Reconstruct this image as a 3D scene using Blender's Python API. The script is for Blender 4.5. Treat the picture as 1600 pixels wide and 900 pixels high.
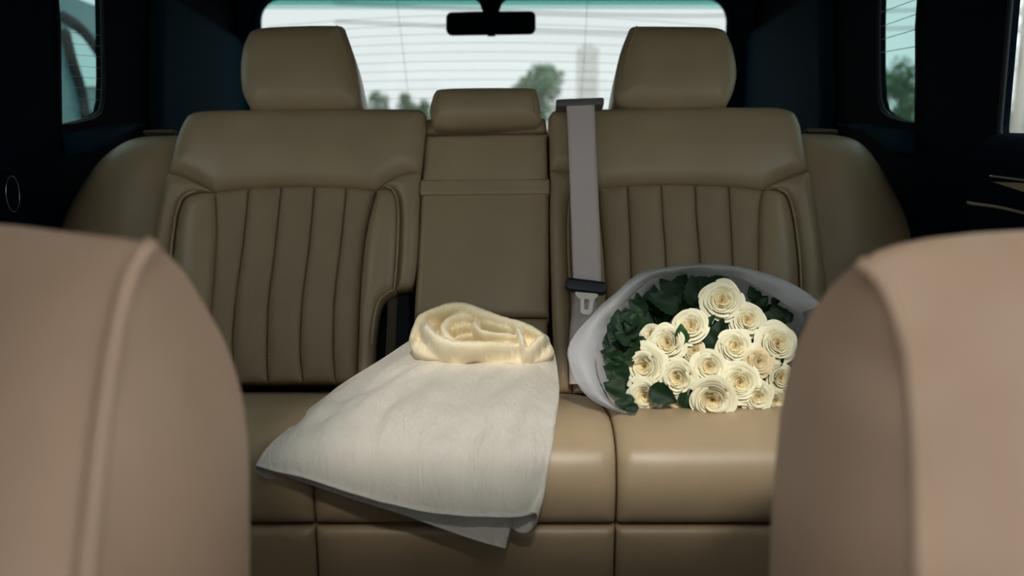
import bpy, bmesh, math, random
import numpy as np
from mathutils import Vector, Matrix
from mathutils.geometry import delaunay_2d_cdt

for o in list(bpy.data.objects):
    bpy.data.objects.remove(o, do_unlink=True)
scene = bpy.context.scene
COL = scene.collection
random.seed(7)
rng = np.random.default_rng(7)

# ------------------------------------------------------------------ camera, sky, exposure
F = 1500.0                      # focal length in pixels of the 1600 px wide frame
TH = math.radians(10.0)         # camera tilts down
ZC = 1.25                       # camera height over the street
CX = -0.05                      # centre line of the car
cd = bpy.data.cameras.new('camera')
cd.sensor_width = 36.0
cd.lens = F / 1600 * 36
cd.clip_start = 0.02
cd.clip_end = 2000
cd.dof.use_dof = True
cd.dof.focus_distance = 1.42
cd.dof.aperture_fstop = 3.6
cam = bpy.data.objects.new('camera', cd)
cam.location = (0, 0, ZC)
cam.rotation_euler = (math.radians(90) - TH, 0, 0)
COL.objects.link(cam)
scene.camera = cam

scene.view_settings.view_transform = 'Standard'
scene.view_settings.look = 'None'
scene.view_settings.gamma = 1
scene.view_settings.use_curve_mapping = False
scene.view_settings.exposure = 0.0

world = bpy.data.worlds.new('overcast_sky')
scene.world = world
world.use_nodes = True
wn = world.node_tree.nodes
wl = world.node_tree.links
bg = wn['Background']
bg.inputs['Color'].default_value = (0.86, 0.90, 0.89, 1)
bg.inputs['Strength'].default_value = 2.7
# soft overcast variation
tc = wn.new('ShaderNodeTexCoord')
nz = wn.new('ShaderNodeTexNoise')
nz.inputs['Scale'].default_value = 2.0
nz.inputs['Detail'].default_value = 3.0
rp = wn.new('ShaderNodeValToRGB')
rp.color_ramp.elements[0].position = 0.3
rp.color_ramp.elements[0].color = (0.80, 0.87, 0.87, 1)
rp.color_ramp.elements[1].position = 0.7
rp.color_ramp.elements[1].color = (0.92, 0.94, 0.93, 1)
wl.new(tc.outputs['Generated'], nz.inputs['Vector'])
wl.new(nz.outputs['Fac'], rp.inputs['Fac'])
wl.new(rp.outputs['Color'], bg.inputs['Color'])

# the sun behind thin cloud: broad and weak, from the front right of the car
sd = bpy.data.lights.new('veiled_sun', 'SUN')
sd.energy = 4.2
sd.angle = math.radians(7)
sd.color = (1.0, 0.92, 0.85)
sun = bpy.data.objects.new('veiled_sun', sd)
COL.objects.link(sun)
sun.location = (3, -5, 6)
sun_dir = Vector((-0.04, 0.76, -0.64))
sun.rotation_euler = sun_dir.to_track_quat('-Z', 'Y').to_euler()

# ------------------------------------------------------------------ helpers
ct, st = math.cos(TH), math.sin(TH)
def ray(px, py):
    u = (px - 800) / F
    v = (450 - py) / F
    return np.array([u, ct + v * st, -st + v * ct])
def at(px, py, Y):
    d = ray(px, py)
    return d * (Y / d[1]) + np.array([0, 0, ZC])

def empty(name, loc, label=None, cat=None, group=None):
    o = bpy.data.objects.new(name, None)
    o.empty_display_size = 0.05
    COL.objects.link(o)
    o.location = tuple(loc)
    tag(o, label, cat, group)
    return o
def tag(o, label=None, cat=None, group=None, kind=None):
    if label: o['label'] = label
    if cat: o['category'] = cat
    if group: o['group'] = group
    if kind: o['kind'] = kind
    return o
def mob(name, verts, faces, mat, parent=None, smooth=True, loc=None):
    """verts in world coordinates; the object sits at its parent's origin (or at loc)"""
    v = np.asarray(verts, dtype=float).reshape(-1, 3)
    off = np.zeros(3)
    if parent is not None:
        off = np.array(world_loc(parent))
    if loc is not None:
        off = np.array(loc, dtype=float)
    me = bpy.data.meshes.new(name)
    me.from_pydata((v - off).tolist(), [], [tuple(int(i) for i in f) for f in faces])
    me.update()
    if smooth:
        me.polygons.foreach_set('use_smooth', [True] * len(me.polygons))
    if mat is not None:
        me.materials.append(mat)
    o = bpy.data.objects.new(name, me)
    COL.objects.link(o)
    if parent is not None:
        o.parent = parent
    if loc is not None:
        o.location = tuple(off)
    return o
def world_loc(o):
    l = Vector((0, 0, 0))
    while o is not None:
        l = l + o.location
        o = o.parent
    return l

def catmull(pts, n=8, closed=False):
    p = np.asarray(pts, float)
    m = len(p)
    out = []
    rngk = m if closed else m - 1
    for i in range(rngk):
        if closed:
            p0, p1, p2, p3 = p[(i - 1) % m], p[i], p[(i + 1) % m], p[(i + 2) % m]
        else:
            p1, p2 = p[i], p[i + 1]
            p0 = p[i - 1] if i > 0 else 2 * p1 - p2
            p3 = p[i + 2] if i + 2 < m else 2 * p2 - p1
        for k in range(n):
            t = k / n
            out.append(0.5 * ((2 * p1) + (-p0 + p2) * t + (2 * p0 - 5 * p1 + 4 * p2 - p3) * t * t
                              + (-p0 + 3 * p1 - 3 * p2 + p3) * t ** 3))
    if not closed:
        out.append(p[-1])
    return np.array(out)
def resample(pts, n):
    p = np.asarray(pts, float)
    d = np.r_[0, np.cumsum(np.linalg.norm(np.diff(p, axis=0), axis=1))]
    t = np.linspace(0, d[-1], n)
    return np.stack([np.interp(t, d, p[:, k]) for k in range(p.shape[1])], axis=1)
def smoothstep(e0, e1, x):
    t = np.clip((np.asarray(x, float) - e0) / (e1 - e0), 0, 1)
    return t * t * (3 - 2 * t)

def tube(pts, r, sides=8, closed=False, cap=True):
    p = np.asarray(pts, float)
    n = len(p)
    if closed:
        tg = np.roll(p, -1, 0) - np.roll(p, 1, 0)
    else:
        tg = np.gradient(p, axis=0)
    tg /= np.linalg.norm(tg, axis=1)[:, None] + 1e-12
    up = np.array([0, 0, 1.0])
    if abs(tg[0] @ up) > 0.9: up = np.array([1.0, 0, 0])
    V, Fc = [], []
    rr = np.broadcast_to(np.asarray(r, float), (n,))
    nrm = np.cross(tg[0], up); nrm /= np.linalg.norm(nrm)
    for i in range(n):
        nrm = nrm - tg[i] * (nrm @ tg[i]); nrm /= np.linalg.norm(nrm)
        b = np.cross(tg[i], nrm)
        for k in range(sides):
            a = 2 * math.pi * k / sides
            V.append(p[i] + rr[i] * (math.cos(a) * nrm + math.sin(a) * b))
    m = n if closed else n - 1
    for i in range(m):
        j = (i + 1) % n
        for k in range(sides):
            Fc.append((i * sides + k, i * sides + (k + 1) % sides, j * sides + (k + 1) % sides, j * sides + k))
    if cap and not closed:
        Fc.append(tuple(range(sides))[::-1])
        Fc.append(tuple((n - 1) * sides + k for k in range(sides)))
    return V, Fc
def box(c, s, bevel=0.0, rot=None, seg=2):
    bm = bmesh.new()
    bmesh.ops.create_cube(bm, size=1)
    for v in bm.verts:
        v.co = Vector((v.co.x * s[0], v.co.y * s[1], v.co.z * s[2]))
    if bevel > 0:
        bmesh.ops.bevel(bm, geom=bm.edges[:], offset=bevel, segments=seg, affect='EDGES', profile=0.5)
    M = Matrix.Translation(Vector(c))
    if rot is not None: M = M @ rot
    V = [tuple(M @ v.co) for v in bm.verts]
    bm.verts.index_update()
    Fc = [tuple(v.index for v in f.verts) for f in bm.faces]
    bm.free()
    return V, Fc
def grid_faces(nr, nc, flip=False):
    out = []
    for i in range(nr - 1):
        for j in range(nc - 1):
            f = (i * nc + j, i * nc + j + 1, (i + 1) * nc + j + 1, (i + 1) * nc + j)
            out.append(f[::-1] if flip else f)
    return out
def merge(*parts):
    V, Fc = [], []
    for v, f in parts:
        b = len(V)
        V += [tuple(x) for x in v]
        Fc += [tuple(i + b for i in ff) for ff in f]
    return V, Fc

def seg_dist(P, poly):
    A = poly; B = np.roll(poly, -1, 0)
    best = np.full(len(P), 1e9)
    for a, b in zip(A, B):
        ab = b - a
        t = np.clip(((P - a) @ ab) / (ab @ ab + 1e-15), 0, 1)
        d = np.linalg.norm(P - (a + t[:, None] * ab), axis=1)
        best = np.minimum(best, d)
    return best
def inside(P, poly):
    x, y = P[:, 0], P[:, 1]
    r = np.zeros(len(P), bool)
    A = poly; B = np.roll(poly, -1, 0)
    for (x0, y0), (x1, y1) in zip(A, B):
        c = ((y0 > y) != (y1 > y))
        if y0 == y1: continue
        r ^= c & (x < (x1 - x0) * (y - y0) / (y1 - y0) + x0)
    return r
def densify(poly, step):
    out = []
    n = len(poly)
    for i in range(n):
        a, b = poly[i], poly[(i + 1) % n]
        L = np.linalg.norm(b - a)
        if L < 1e-7: continue
        k = max(1, int(round(L / step)))
        for j in range(k):
            out.append(a + (b - a) * j / k)
    return np.array(out)
def area2(poly):
    x, y = poly[:, 0], poly[:, 1]
    return 0.5 * np.sum(x * np.roll(y, -1) - np.roll(x, -1) * y)

def pillow(poly, mapf, H=0.01, r=0.012, bulge=0.0, R=0.08, depth=0.03, macro=None, g=0.012, step=0.006, back=False, bback=0.0):
    """an upholstered panel: outline poly in surface coordinates (a,b), rounded edges, puffed middle,
    skirt down to -depth. mapf(a, b, n) -> xyz (arrays)"""
    poly = np.asarray(poly, float)
    if area2(poly) < 0: poly = poly[::-1]
    poly = densify(poly, step)
    n = len(poly)
    tgt = np.roll(poly, -1, 0) - np.roll(poly, 1, 0)
    tgt /= np.linalg.norm(tgt, axis=1)[:, None] + 1e-12
    inn = np.stack([-tgt[:, 1], tgt[:, 0]], 1)
    pts = [poly]
    for d in (r * 0.06, r * 0.2, r * 0.45, r * 0.8, r * 1.2):
        q = poly + inn * d
        dist = seg_dist(q, poly)
        ok = inside(q, poly) & (dist > 0.9 * d)
        pts.append(q[ok])
    lo, hi = poly.min(0), poly.max(0)
    gx, gy = np.meshgrid(np.arange(lo[0], hi[0], g), np.arange(lo[1], hi[1], g))
    q = np.stack([gx.ravel(), gy.ravel()], 1) + rng.uniform(-1, 1, (gx.size, 2)) * g * 0.08
    ok = inside(q, poly)
    q = q[ok]
    if len(q):
        q = q[seg_dist(q, poly) > r * 1.5]
        pts.append(q)
    allp = np.concatenate(pts)
    edges = [(i, (i + 1) % n) for i in range(n)]
    vo, eo, fo, ov, oe, of = delaunay_2d_cdt([Vector((float(a), float(b))) for a, b in allp], edges, [], 1, 1e-7)
    P = np.array([(v.x, v.y) for v in vo])
    D = seg_dist(P, poly)
    prof = np.sqrt(np.clip(1 - (1 - np.clip(D / r, 0, 1)) ** 2, 0, 1))
    hb = 1 - (1 - np.clip(D / R, 0, 1)) ** 2
    h = H * prof + bulge * hb
    mac = macro(P[:, 0], P[:, 1]) if macro is not None else 0.0
    V = mapf(P[:, 0], P[:, 1], h + mac)
    faces = [tuple(f) for f in fo]
    # boundary loop in the output
    key = {}
    bidx = []
    for i in range(n):
        d = np.argmin(np.sum((P - poly[i]) ** 2, axis=1))
        bidx.append(int(d))
    m0 = len(P)
    macb = macro(poly[:, 0], poly[:, 1]) if macro is not None else 0.0
    if back:   # a closed cushion: puffed rear face too
        Vb = mapf(P[:, 0], P[:, 1], -depth - (H * prof + bback * hb) + mac)
        V = np.concatenate([V, Vb])
        faces += [tuple(i + m0 for i in f)[::-1] for f in fo]
        for i in range(n):
            a, b = bidx[i], bidx[(i + 1) % n]
            if a != b: faces.append((a, a + m0, b + m0, b))
    else:
        Vs = mapf(poly[:, 0], poly[:, 1], np.full(n, -depth) + macb)
        V = np.concatenate([V, Vs])
        for i in range(n):
            j = (i + 1) % n
            a, b = bidx[i], bidx[j]
            if a != b: faces.append((a, m0 + i, m0 + j, b))
        faces.append(tuple(m0 + i for i in range(n))[::-1])
    return V, faces

# ------------------------------------------------------------------ materials
def new_mat(name):
    m = bpy.data.materials.new(name)
    m.use_nodes = True
    nt = m.node_tree
    return m, nt, nt.nodes['Principled BSDF']
def setcol(b, c): b.inputs['Base Color'].default_value = (c[0], c[1], c[2], 1)
def bump(nt, b, src, strength, dist):
    bp = nt.nodes.new('ShaderNodeBump')
    bp.inputs['Strength'].default_value = strength
    bp.inputs['Distance'].default_value = dist
    nt.links.new(src, bp.inputs['Height'])
    nt.links.new(bp.outputs['Normal'], b.inputs['Normal'])
def noise(nt, scale, detail=3, vec=None, rough=0.5):
    n = nt.nodes.new('ShaderNodeTexNoise')
    n.inputs['Scale'].default_value = scale
    n.inputs['Detail'].default_value = detail
    n.inputs['Roughness'].default_value = rough
    if vec is None:
        t = nt.nodes.new('ShaderNodeTexCoord')
        vec = t.outputs['Object']
    nt.links.new(vec, n.inputs['Vector'])
    return n.outputs['Fac']
def mixcol(nt, fac, c1, c2, lo=0.3, hi=0.7):
    r = nt.nodes.new('ShaderNodeValToRGB')
    r.color_ramp.elements[0].position = lo
    r.color_ramp.elements[1].position = hi
    r.color_ramp.elements[0].color = (*c1, 1)
    r.color_ramp.elements[1].color = (*c2, 1)
    nt.links.new(fac, r.inputs['Fac'])
    return r.outputs['Color']

def leather(name, c, rough=0.38, perf=False):
    m, nt, b = new_mat(name)
    c1 = tuple(x * 0.92 for x in c); c2 = tuple(min(1, x * 1.06) for x in c)
    base = mixcol(nt, noise(nt, 9, 4), c1, c2)
    b.inputs['Roughness'].default_value = rough
    b.inputs['Specular IOR Level'].default_value = 0.45
    t = nt.nodes.new('ShaderNodeTexCoord')
    vo = nt.nodes.new('ShaderNodeTexVoronoi')
    nt.links.new(t.outputs['Object'], vo.inputs['Vector'])
    if perf:
        sx = nt.nodes.new('ShaderNodeSeparateXYZ'); cx_ = nt.nodes.new('ShaderNodeCombineXYZ')
        mt = nt.nodes.new('ShaderNodeMath'); mt.operation = 'MULTIPLY'; mt.inputs[1].default_value = 1.086
        nt.links.new(t.outputs['Object'], sx.inputs[0])
        nt.links.new(sx.outputs['Z'], mt.inputs[0])
        nt.links.new(sx.outputs['X'], cx_.inputs['X']); nt.links.new(mt.outputs[0], cx_.inputs['Y'])
        mp2 = nt.nodes.new('ShaderNodeMapping')
        mp2.inputs['Rotation'].default_value = (0, 0, math.radians(45))
        nt.links.new(cx_.outputs[0], mp2.inputs['Vector'])
        vo.voronoi_dimensions = '2D'
        nt.links.new(mp2.outputs['Vector'], vo.inputs['Vector'])
        vo.inputs['Scale'].default_value = 260
        vo.inputs['Randomness'].default_value = 0.0
        r = nt.nodes.new('ShaderNodeValToRGB')
        r.color_ramp.elements[0].position = 0.18
        r.color_ramp.elements[1].position = 0.34
        r.color_ramp.elements[0].color = (0.42, 0.38, 0.34, 1)
        r.color_ramp.elements[1].color = (1, 1, 1, 1)
        nt.links.new(vo.outputs['Distance'], r.inputs['Fac'])
        mx = nt.nodes.new('ShaderNodeMix'); mx.data_type = 'RGBA'; mx.blend_type = 'MULTIPLY'
        mx.inputs['Factor'].default_value = 1.0
        nt.links.new(base, mx.inputs['A']); nt.links.new(r.outputs['Color'], mx.inputs['B'])
        nt.links.new(mx.outputs['Result'], b.inputs['Base Color'])
        bump(nt, b, r.outputs['Color'], 0.35, 0.0008)
    else:
        nt.links.new(base, b.inputs['Base Color'])
        vo.inputs['Scale'].default_value = 900
        vo.feature = 'DISTANCE_TO_EDGE'
        bump(nt, b, vo.outputs['Distance'], 0.12, 0.0006)
    return m
def plain(name, c, rough=0.6, metal=0.0, nscale=30, var=0.06, bmp=0.0, spec=0.5):
    m, nt, b = new_mat(name)
    f = noise(nt, nscale, 4)
    nt.links.new(mixcol(nt, f, tuple(x * (1 - var) for x in c), tuple(min(1, x * (1 + var)) for x in c)), b.inputs['Base Color'])
    b.inputs['Roughness'].default_value = rough
    b.inputs['Metallic'].default_value = metal
    b.inputs['Specular IOR Level'].default_value = spec
    if bmp: bump(nt, b, f, bmp, 0.001)
    return m
def glass(name, tint, refl=0.06):
    m, nt, b = new_mat(name)
    nt.nodes.remove(b)
    out = nt.nodes['Material Output']
    tr = nt.nodes.new('ShaderNodeBsdfTransparent')
    n = nt.nodes.new('ShaderNodeTexNoise'); n.inputs['Scale'].default_value = 3
    r = nt.nodes.new('ShaderNodeValToRGB')
    r.color_ramp.elements[0].color = (*[x * 0.97 for x in tint], 1)
    r.color_ramp.elements[1].color = (*tint, 1)
    nt.links.new(n.outputs['Fac'], r.inputs['Fac'])
    nt.links.new(r.outputs['Color'], tr.inputs['Color'])
    gl = nt.nodes.new('ShaderNodeBsdfGlossy')
    gl.inputs['Roughness'].default_value = 0.03
    mx = nt.nodes.new('ShaderNodeMixShader')
    mx.inputs['Fac'].default_value = refl
    nt.links.new(tr.outputs[0], mx.inputs[1]); nt.links.new(gl.outputs[0], mx.inputs[2])
    nt.links.new(mx.outputs[0], out.inputs['Surface'])
    return m

LC = (0.43, 0.32, 0.20)
M_LEA = leather('beige_leather', LC)
M_PERF = leather('perforated_beige_leather', (0.42, 0.31, 0.195), 0.5, perf=True)
M_FRONT = leather('front_seat_leather', (0.58, 0.37, 0.26), 0.5)
M_STITCH = plain('beige_thread', (0.20, 0.15, 0.09), 0.7)
M_BLACKPL = plain('black_plastic', (0.006, 0.008, 0.012), 0.55, nscale=60, bmp=0.05, spec=0.2)
M_PILLAR = plain('dark_pillar_trim', (0.0015, 0.0045, 0.009), 0.85, nscale=200, bmp=0.1, spec=0.03)
M_TEAL = plain('dark_teal_cargo_trim', (0.0025, 0.027, 0.046), 0.8, nscale=300, bmp=0.12, spec=0.03)
M_LINER = plain('headliner_cloth', (0.03, 0.05, 0.055), 0.9, nscale=300, bmp=0.1)
M_CARPET = plain('dark_carpet', (0.02, 0.02, 0.022), 0.95, nscale=400, bmp=0.5)
M_METAL = plain('brushed_steel', (0.62, 0.58, 0.52), 0.35, metal=1.0, nscale=80)
M_CHROME = plain('dull_chrome', (0.5, 0.48, 0.45), 0.25, metal=1.0)
M_GLASS = glass('front_glass', (0.81, 0.825, 0.815), 0.02)
M_TINT = glass('tinted_side_glass', (0.82, 0.86, 0.85), 0.02)
M_QUART = glass('dark_quarter_glass', (0.45, 0.55, 0.54), 0.02)
M_DARKG = glass('light_cutting_glass', (0.25, 0.26, 0.26), 0.02)
M_REARG = glass('tinted_rear_glass', (0.60, 0.612, 0.61), 0.02)
M_BAND = glass('teal_sunband_glass', (0.40, 0.68, 0.64), 0.03)
M_WIRE = plain('heating_wire', (0.48, 0.46, 0.47), 0.6)

# ------------------------------------------------------------------ the car shell (setting)
XL, XR = CX - 0.77, CX + 0.77
ZF = ZC - 0.80       # cabin floor
ZR = ZC + 0.37      # headliner
YB = 2.95            # rear glass
def struct(name, vf, mat, label, cat, parent=None, smooth=False):
    o = mob(name, vf[0], vf[1], mat, parent, smooth)
    if parent is None:
        tag(o, label, cat, kind='structure')
    return o
struct('floor', box((CX, 1.05, ZF - 0.02), (1.66, 3.94, 0.04)), M_CARPET, 'dark carpeted floor of the car cabin', 'floor')

def wall_with_holes(x, holes, outer, thick, sgn):
    """side wall in the (Y,z) plane at x; holes are polygons; inner face at x, outer at x+sgn*thick"""
    pts = []; edges = []
    for poly in [outer] + holes:
        b = len(pts); n = len(poly)
        pts += [Vector((float(p[0]), float(p[1]))) for p in poly]
        edges += [(b + i, b + (i + 1) % n) for i in range(n)]
    vo, eo, fo, *_ = delaunay_2d_cdt(pts, edges, [], 1, 1e-6)
    P = np.array([(v.x, v.y) for v in vo])
    keep = []
    for f in fo:
        c = P[list(f)].mean(0)[None]
        if not any(inside(c, np.array(h))[0] for h in holes): keep.append(tuple(f))
    n = len(P)
    V = [(x, p[0], p[1]) for p in P] + [(x + sgn * thick, p[0], p[1]) for p in P]
    Fc = list(keep) + [tuple(i + n for i in f)[::-1] for f in keep]
    cnt = {}
    for f in keep:
        for i in range(len(f)):
            e = (f[i], f[(i + 1) % len(f)])
            cnt[e] = 1
    for (a, b) in list(cnt):
        if (b, a) not in cnt:
            Fc.append((b, a, a + n, b + n))
    return V, Fc
def rounded_rect(y0, y1, z0, z1, r0, n=6, slope=0.0):
    """rounded polygon in (Y,z); slope leans the upright sides"""
    out = []
    for (cy, cz, a0, r) in ((y1, z1, 0, r0), (y0, z1, 90, r0), (y0, z0, 180, r0), (y1, z0, 270, r0)):
        sy = -1 if cy == y1 else 1
        sz = -1 if cz == z1 else 1
        for k in range(n + 1):
            a = math.radians(a0 + 90 * k / n)
            out.append((cy + sy * r + r * math.cos(a), cz + sz * r + r * math.sin(a)))
    return np.array(out)
def yz_on(px, py, x):
    d = ray(px, py); t = x / d[0]
    return (d[1] * t, d[2] * t + ZC)

def quarter(x, pts_px):
    p = [yz_on(a, b, x) for a, b in pts_px]
    return p
# quarter windows traced on the wall plane: visible edges below, the rest carries on up to the roof rail
lq = quarter(XL, [(92, 40), (93, 120), (94, 195)]) + quarter(XL, [(120, 191), (145, 184), (156, 175), (160, 158), (161, 120), (160, 40), (159, 0)])
rq = quarter(XR, [(1433, 40), (1433, 120), (1432, 192)]) + quarter(XR, [(1412, 189), (1390, 181), (1380, 172), (1375, 155), (1373, 120), (1373, 40), (1374, 0)])
def close_top(p, zt=ZC + 0.31):
    p = [tuple(q) for q in p]
    a, b = p[0], p[-1]
    p.append((b[0] - 0.005, zt - 0.03)); p.append((b[0] - 0.03, zt)); p.append((a[0] + 0.03, zt)); p.append((a[0], zt - 0.03))
    return np.array(p)
lq = close_top(lq); rq = close_top(rq)
yr = yz_on(1562, 200, XR)[0]
zb = ZC - 0.04
rear_door_r = rounded_rect(0.72, yr, zb, ZC + 0.31, 0.03)
rear_door_l = rounded_rect(0.74, 1.44, zb, ZC + 0.31, 0.03)
front_door = rounded_rect(-0.38, 0.60, zb - 0.01, ZC + 0.31, 0.04)
OUT = np.array([(-0.9, ZF), (2.97, ZF), (2.97, ZR), (-0.42, ZR), (-0.9, ZC - 0.1)])
TW = 0.014
wl_ = struct('wall_left', wall_with_holes(XL, [lq, rear_door_l, front_door], OUT, TW, -1), M_PILLAR, 'dark left side of the cabin with door, pillars and window openings', 'wall')
wr_ = struct('wall_right', wall_with_holes(XR, [rq, rear_door_r, front_door], OUT, TW, 1), M_PILLAR, 'dark right side of the cabin with door, pillars and window openings', 'wall')
ADDED_ROOF_GAP = rounded_rect(CX - 0.14, CX + 0.47, 0.11, 0.59, 0.05)  # added roof opening, placed to drop sun on bag, roses and cushion
V, Fc = wall_with_holes(0.0, [ADDED_ROOF_GAP], np.array([(XL - .05, -0.42), (XR + .05, -0.42), (XR + .05, 3.02), (XL - .05, 3.02)]), 0.03, 1)
V = [(v[1], v[2], ZR + v[0]) for v in V]
struct('ceiling', (V, Fc), M_LINER, 'dark headliner of the car roof with an added opening for a sun shaft', 'ceiling')
nS = len(ADDED_ROOF_GAP)
o = mob('added_roof_pane', [(p[0], p[1], ZR + 0.02) for p in ADDED_ROOF_GAP] + [(p[0], p[1], ZR + 0.024) for p in ADDED_ROOF_GAP],
        [tuple(range(nS)), tuple(range(2 * nS - 1, nS - 1, -1))] + [(i, nS + i, nS + (i + 1) % nS, (i + 1) % nS) for i in range(nS)], M_GLASS, None, False)
tag(o, 'added unseen roof glass letting a sun shaft onto bag and roses', 'window', kind='structure')
# front: firewall, dashboard, windscreen glass
struct('wall_front', merge(box((CX, -0.92, ZF + 0.35), (1.62, 0.04, 0.74)), box((CX, -0.66, ZC - 0.26), (1.42, 0.5, 0.16), 0.05)), M_BLACKPL, 'black dashboard and bulkhead behind the camera', 'dashboard')
def pane(name, poly, x, mat, label, frame=True):
    o = empty(name, (x, float(np.mean([p[0] for p in poly])), float(np.min([p[1] for p in poly]))), label, 'window')
    o['kind'] = 'structure'
    n = len(poly)
    t = 0.004
    V = [(x, p[0], p[1]) for p in poly] + [(x + t, p[0], p[1]) for p in poly]
    Fc = [tuple(range(n)), tuple(range(2 * n - 1, n - 1, -1))] + [(i, n + i, n + (i + 1) % n, (i + 1) % n) for i in range(n)]
    mob('pane', V, Fc, mat, o, smooth=False)
    return o
def rim(parent, poly, x, r=0.004):
    mob('window_frame', *tube([(x, p[0], p[1]) for p in poly], r, 8, closed=True), M_BLACKPL, parent)
def filaments(parent, polyline_list, r, name='antenna_wire'):
    for p in polyline_list:
        mob(name, *tube(p, r, 5), M_WIRE, parent)

w1 = pane('window_1', lq, XL - 0.010, M_QUART, 'narrow tinted quarter window at the left, a parked car outside')
rim(w1, lq, XL)
w2 = pane('window_2', rq, XR + 0.006, M_QUART, 'narrow tinted quarter window at the right with a green tree outside')
rim(w2, rq, XR)
for k, (a, b) in enumerate([((1366, 28), (1450, -2)), ((1366, 50), (1450, 21)), ((1366, 69), (1450, 45)), ((1366, 86), (1450, 72))]):
    pa, pb = yz_on(*a, XR + 0.02), yz_on(*b, XR + 0.02)
    mob('antenna_wire', *tube([(XR + 0.003, *pa), (XR + 0.003, *pb)], 0.0007, 5), M_WIRE, w2)
for k in range(8):
    y0 = 50 + k * 17
    pa, pb = yz_on(92, y0, XL - 0.02), yz_on(161, y0 + 7, XL - 0.02)
    mob('antenna_wire', *tube([(XL - 0.004, *pa), (XL - 0.004, *pb)], 0.0004, 5), M_WIRE, w1)
w3 = pane('window_3', rear_door_r, XR + 0.006, M_TINT, 'right rear door window with a pole and pale ground outside')
rim(w3, rear_door_r, XR)
w4 = pane('window_4', rear_door_l, XL - 0.010, M_TINT, 'left rear door window beyond the left edge of the picture')
rim(w4, rear_door_l, XL)
w5 = pane('window_5', front_door, XR + 0.006, M_GLASS, 'right front door window beside the front seat')
w6 = pane('window_6', front_door, XL - 0.010, M_DARKG, 'left front door window, glass darkened to shade the front seat')  # glass made this dark only to keep light off the left seat
ws = mob('window_7', [(XL, -0.88, ZC - 0.12), (XR, -0.88, ZC - 0.12), (XR, -0.41, ZR), (XL, -0.41, ZR),
                      (XL, -0.886, ZC - 0.115), (XR, -0.886, ZC - 0.115), (XR, -0.416, ZR + .005), (XL, -0.416, ZR + .005)],
         [(0, 1, 2, 3), (7, 6, 5, 4), (0, 4, 5, 1), (1, 5, 6, 2), (2, 6, 7, 3), (3, 7, 4, 0)], M_GLASS, None, False)
tag(ws, 'large windscreen of the car behind the camera', 'window', kind='structure')

# window sills, door cards, door hardware on the right
def zc(v): return ZC + v
def sill(name, x, sgn, y0, y1, label):
    prof = [(0.0, -0.02), (0.03, -0.025), (0.055, -0.05), (0.065, -0.10), (0.06, -0.30), (0.05, -0.62), (0.0, -0.64)]
    prof = catmull(prof, 5)
    V, Fc = [], []
    for y in (y0, y1):
        for (d, h) in prof: V.append((x - sgn * d, y, zc(h)))
    n = len(prof)
    for i in range(n - 1): Fc.append((i, i + 1, n + i + 1, n + i))
    Fc += [tuple(range(n)), tuple(range(2 * n - 1, n - 1, -1))]
    o = mob(name, V, Fc, M_PILLAR, None)
    tag(o, label, 'trim', kind='structure')
    return o
t1 = sill('trim_1', XL, -1, 0.66, 1.50, 'dark left rear door card under the window')
t2 = sill('trim_2', XR, 1, 0.66, 1.40, 'dark right rear door card under the window with chrome strips')
# door pull, bezel and chrome strips on the right door
dp = empty('door_handle', at(1570, 305, 1.24), 'black door handle with bright metal strips on the right door card', 'door handle')
XD = XR - 0.066
def atx(px, py, x):
    d = ray(px, py); t = x / d[0]
    return d * t + np.array([0, 0, ZC])
def dstrip(pts, r, x):
    return mob('chrome_strip', *tube(catmull([atx(a, b, x) for a, b in pts], 5), r, 8), M_CHROME, dp)
dstrip([(1513, 317), (1560, 323), (1600, 332), (1680, 352)], 0.0032, XD - 0.004)
dstrip([(1548, 275), (1575, 278), (1610, 283), (1680, 295)], 0.0018, XD - 0.004)
hp = [atx(a, b, XD - 0.006) for a, b in [(1550, 284), (1600, 300), (1650, 308), (1650, 291), (1600, 286)]]
hv = [tuple(p) for p in hp] + [tuple(p + np.array([0.012, 0.0, 0])) for p in hp]
mob('handle_blade', hv, [(0, 1, 2, 3, 4), (9, 8, 7, 6, 5)] + [(i, 5 + i, 5 + (i + 1) % 5, (i + 1) % 5) for i in range(5)], M_CHROME, dp, False)
bz = [atx(a, b, XD) for a, b in [(1510, 312), (1530, 276), (1560, 266), (1680, 282), (1680, 362), (1560, 330), (1515, 322)]]
bv = [tuple(p) for p in bz] + [tuple(p + np.array([0.03, 0.0, 0])) for p in bz]
nb = len(bz)
mob('bezel', bv, [tuple(range(nb)), tuple(range(2 * nb - 1, nb - 1, -1))] + [(i, nb + i, nb + (i + 1) % nb, (i + 1) % nb) for i in range(nb)], M_PILLAR, dp, False)
# left door: switch housing
sw = empty('window_switch', at(10, 305, 1.38), 'dark rounded switch housing on the left door card', 'switch')
c = at(-8, 303, 1.40)
mob('housing', *box(c, (0.05, 0.06, 0.075), 0.012), M_PILLAR, sw)
mob('rim_ring', *tube([c + np.array([0.026, 0.019 * math.cos(a), 0.026 * math.sin(a)]) for a in np.linspace(0, 2 * math.pi, 24, endpoint=False)], 0.0006, 6, closed=True), M_CHROME, sw)

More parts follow.
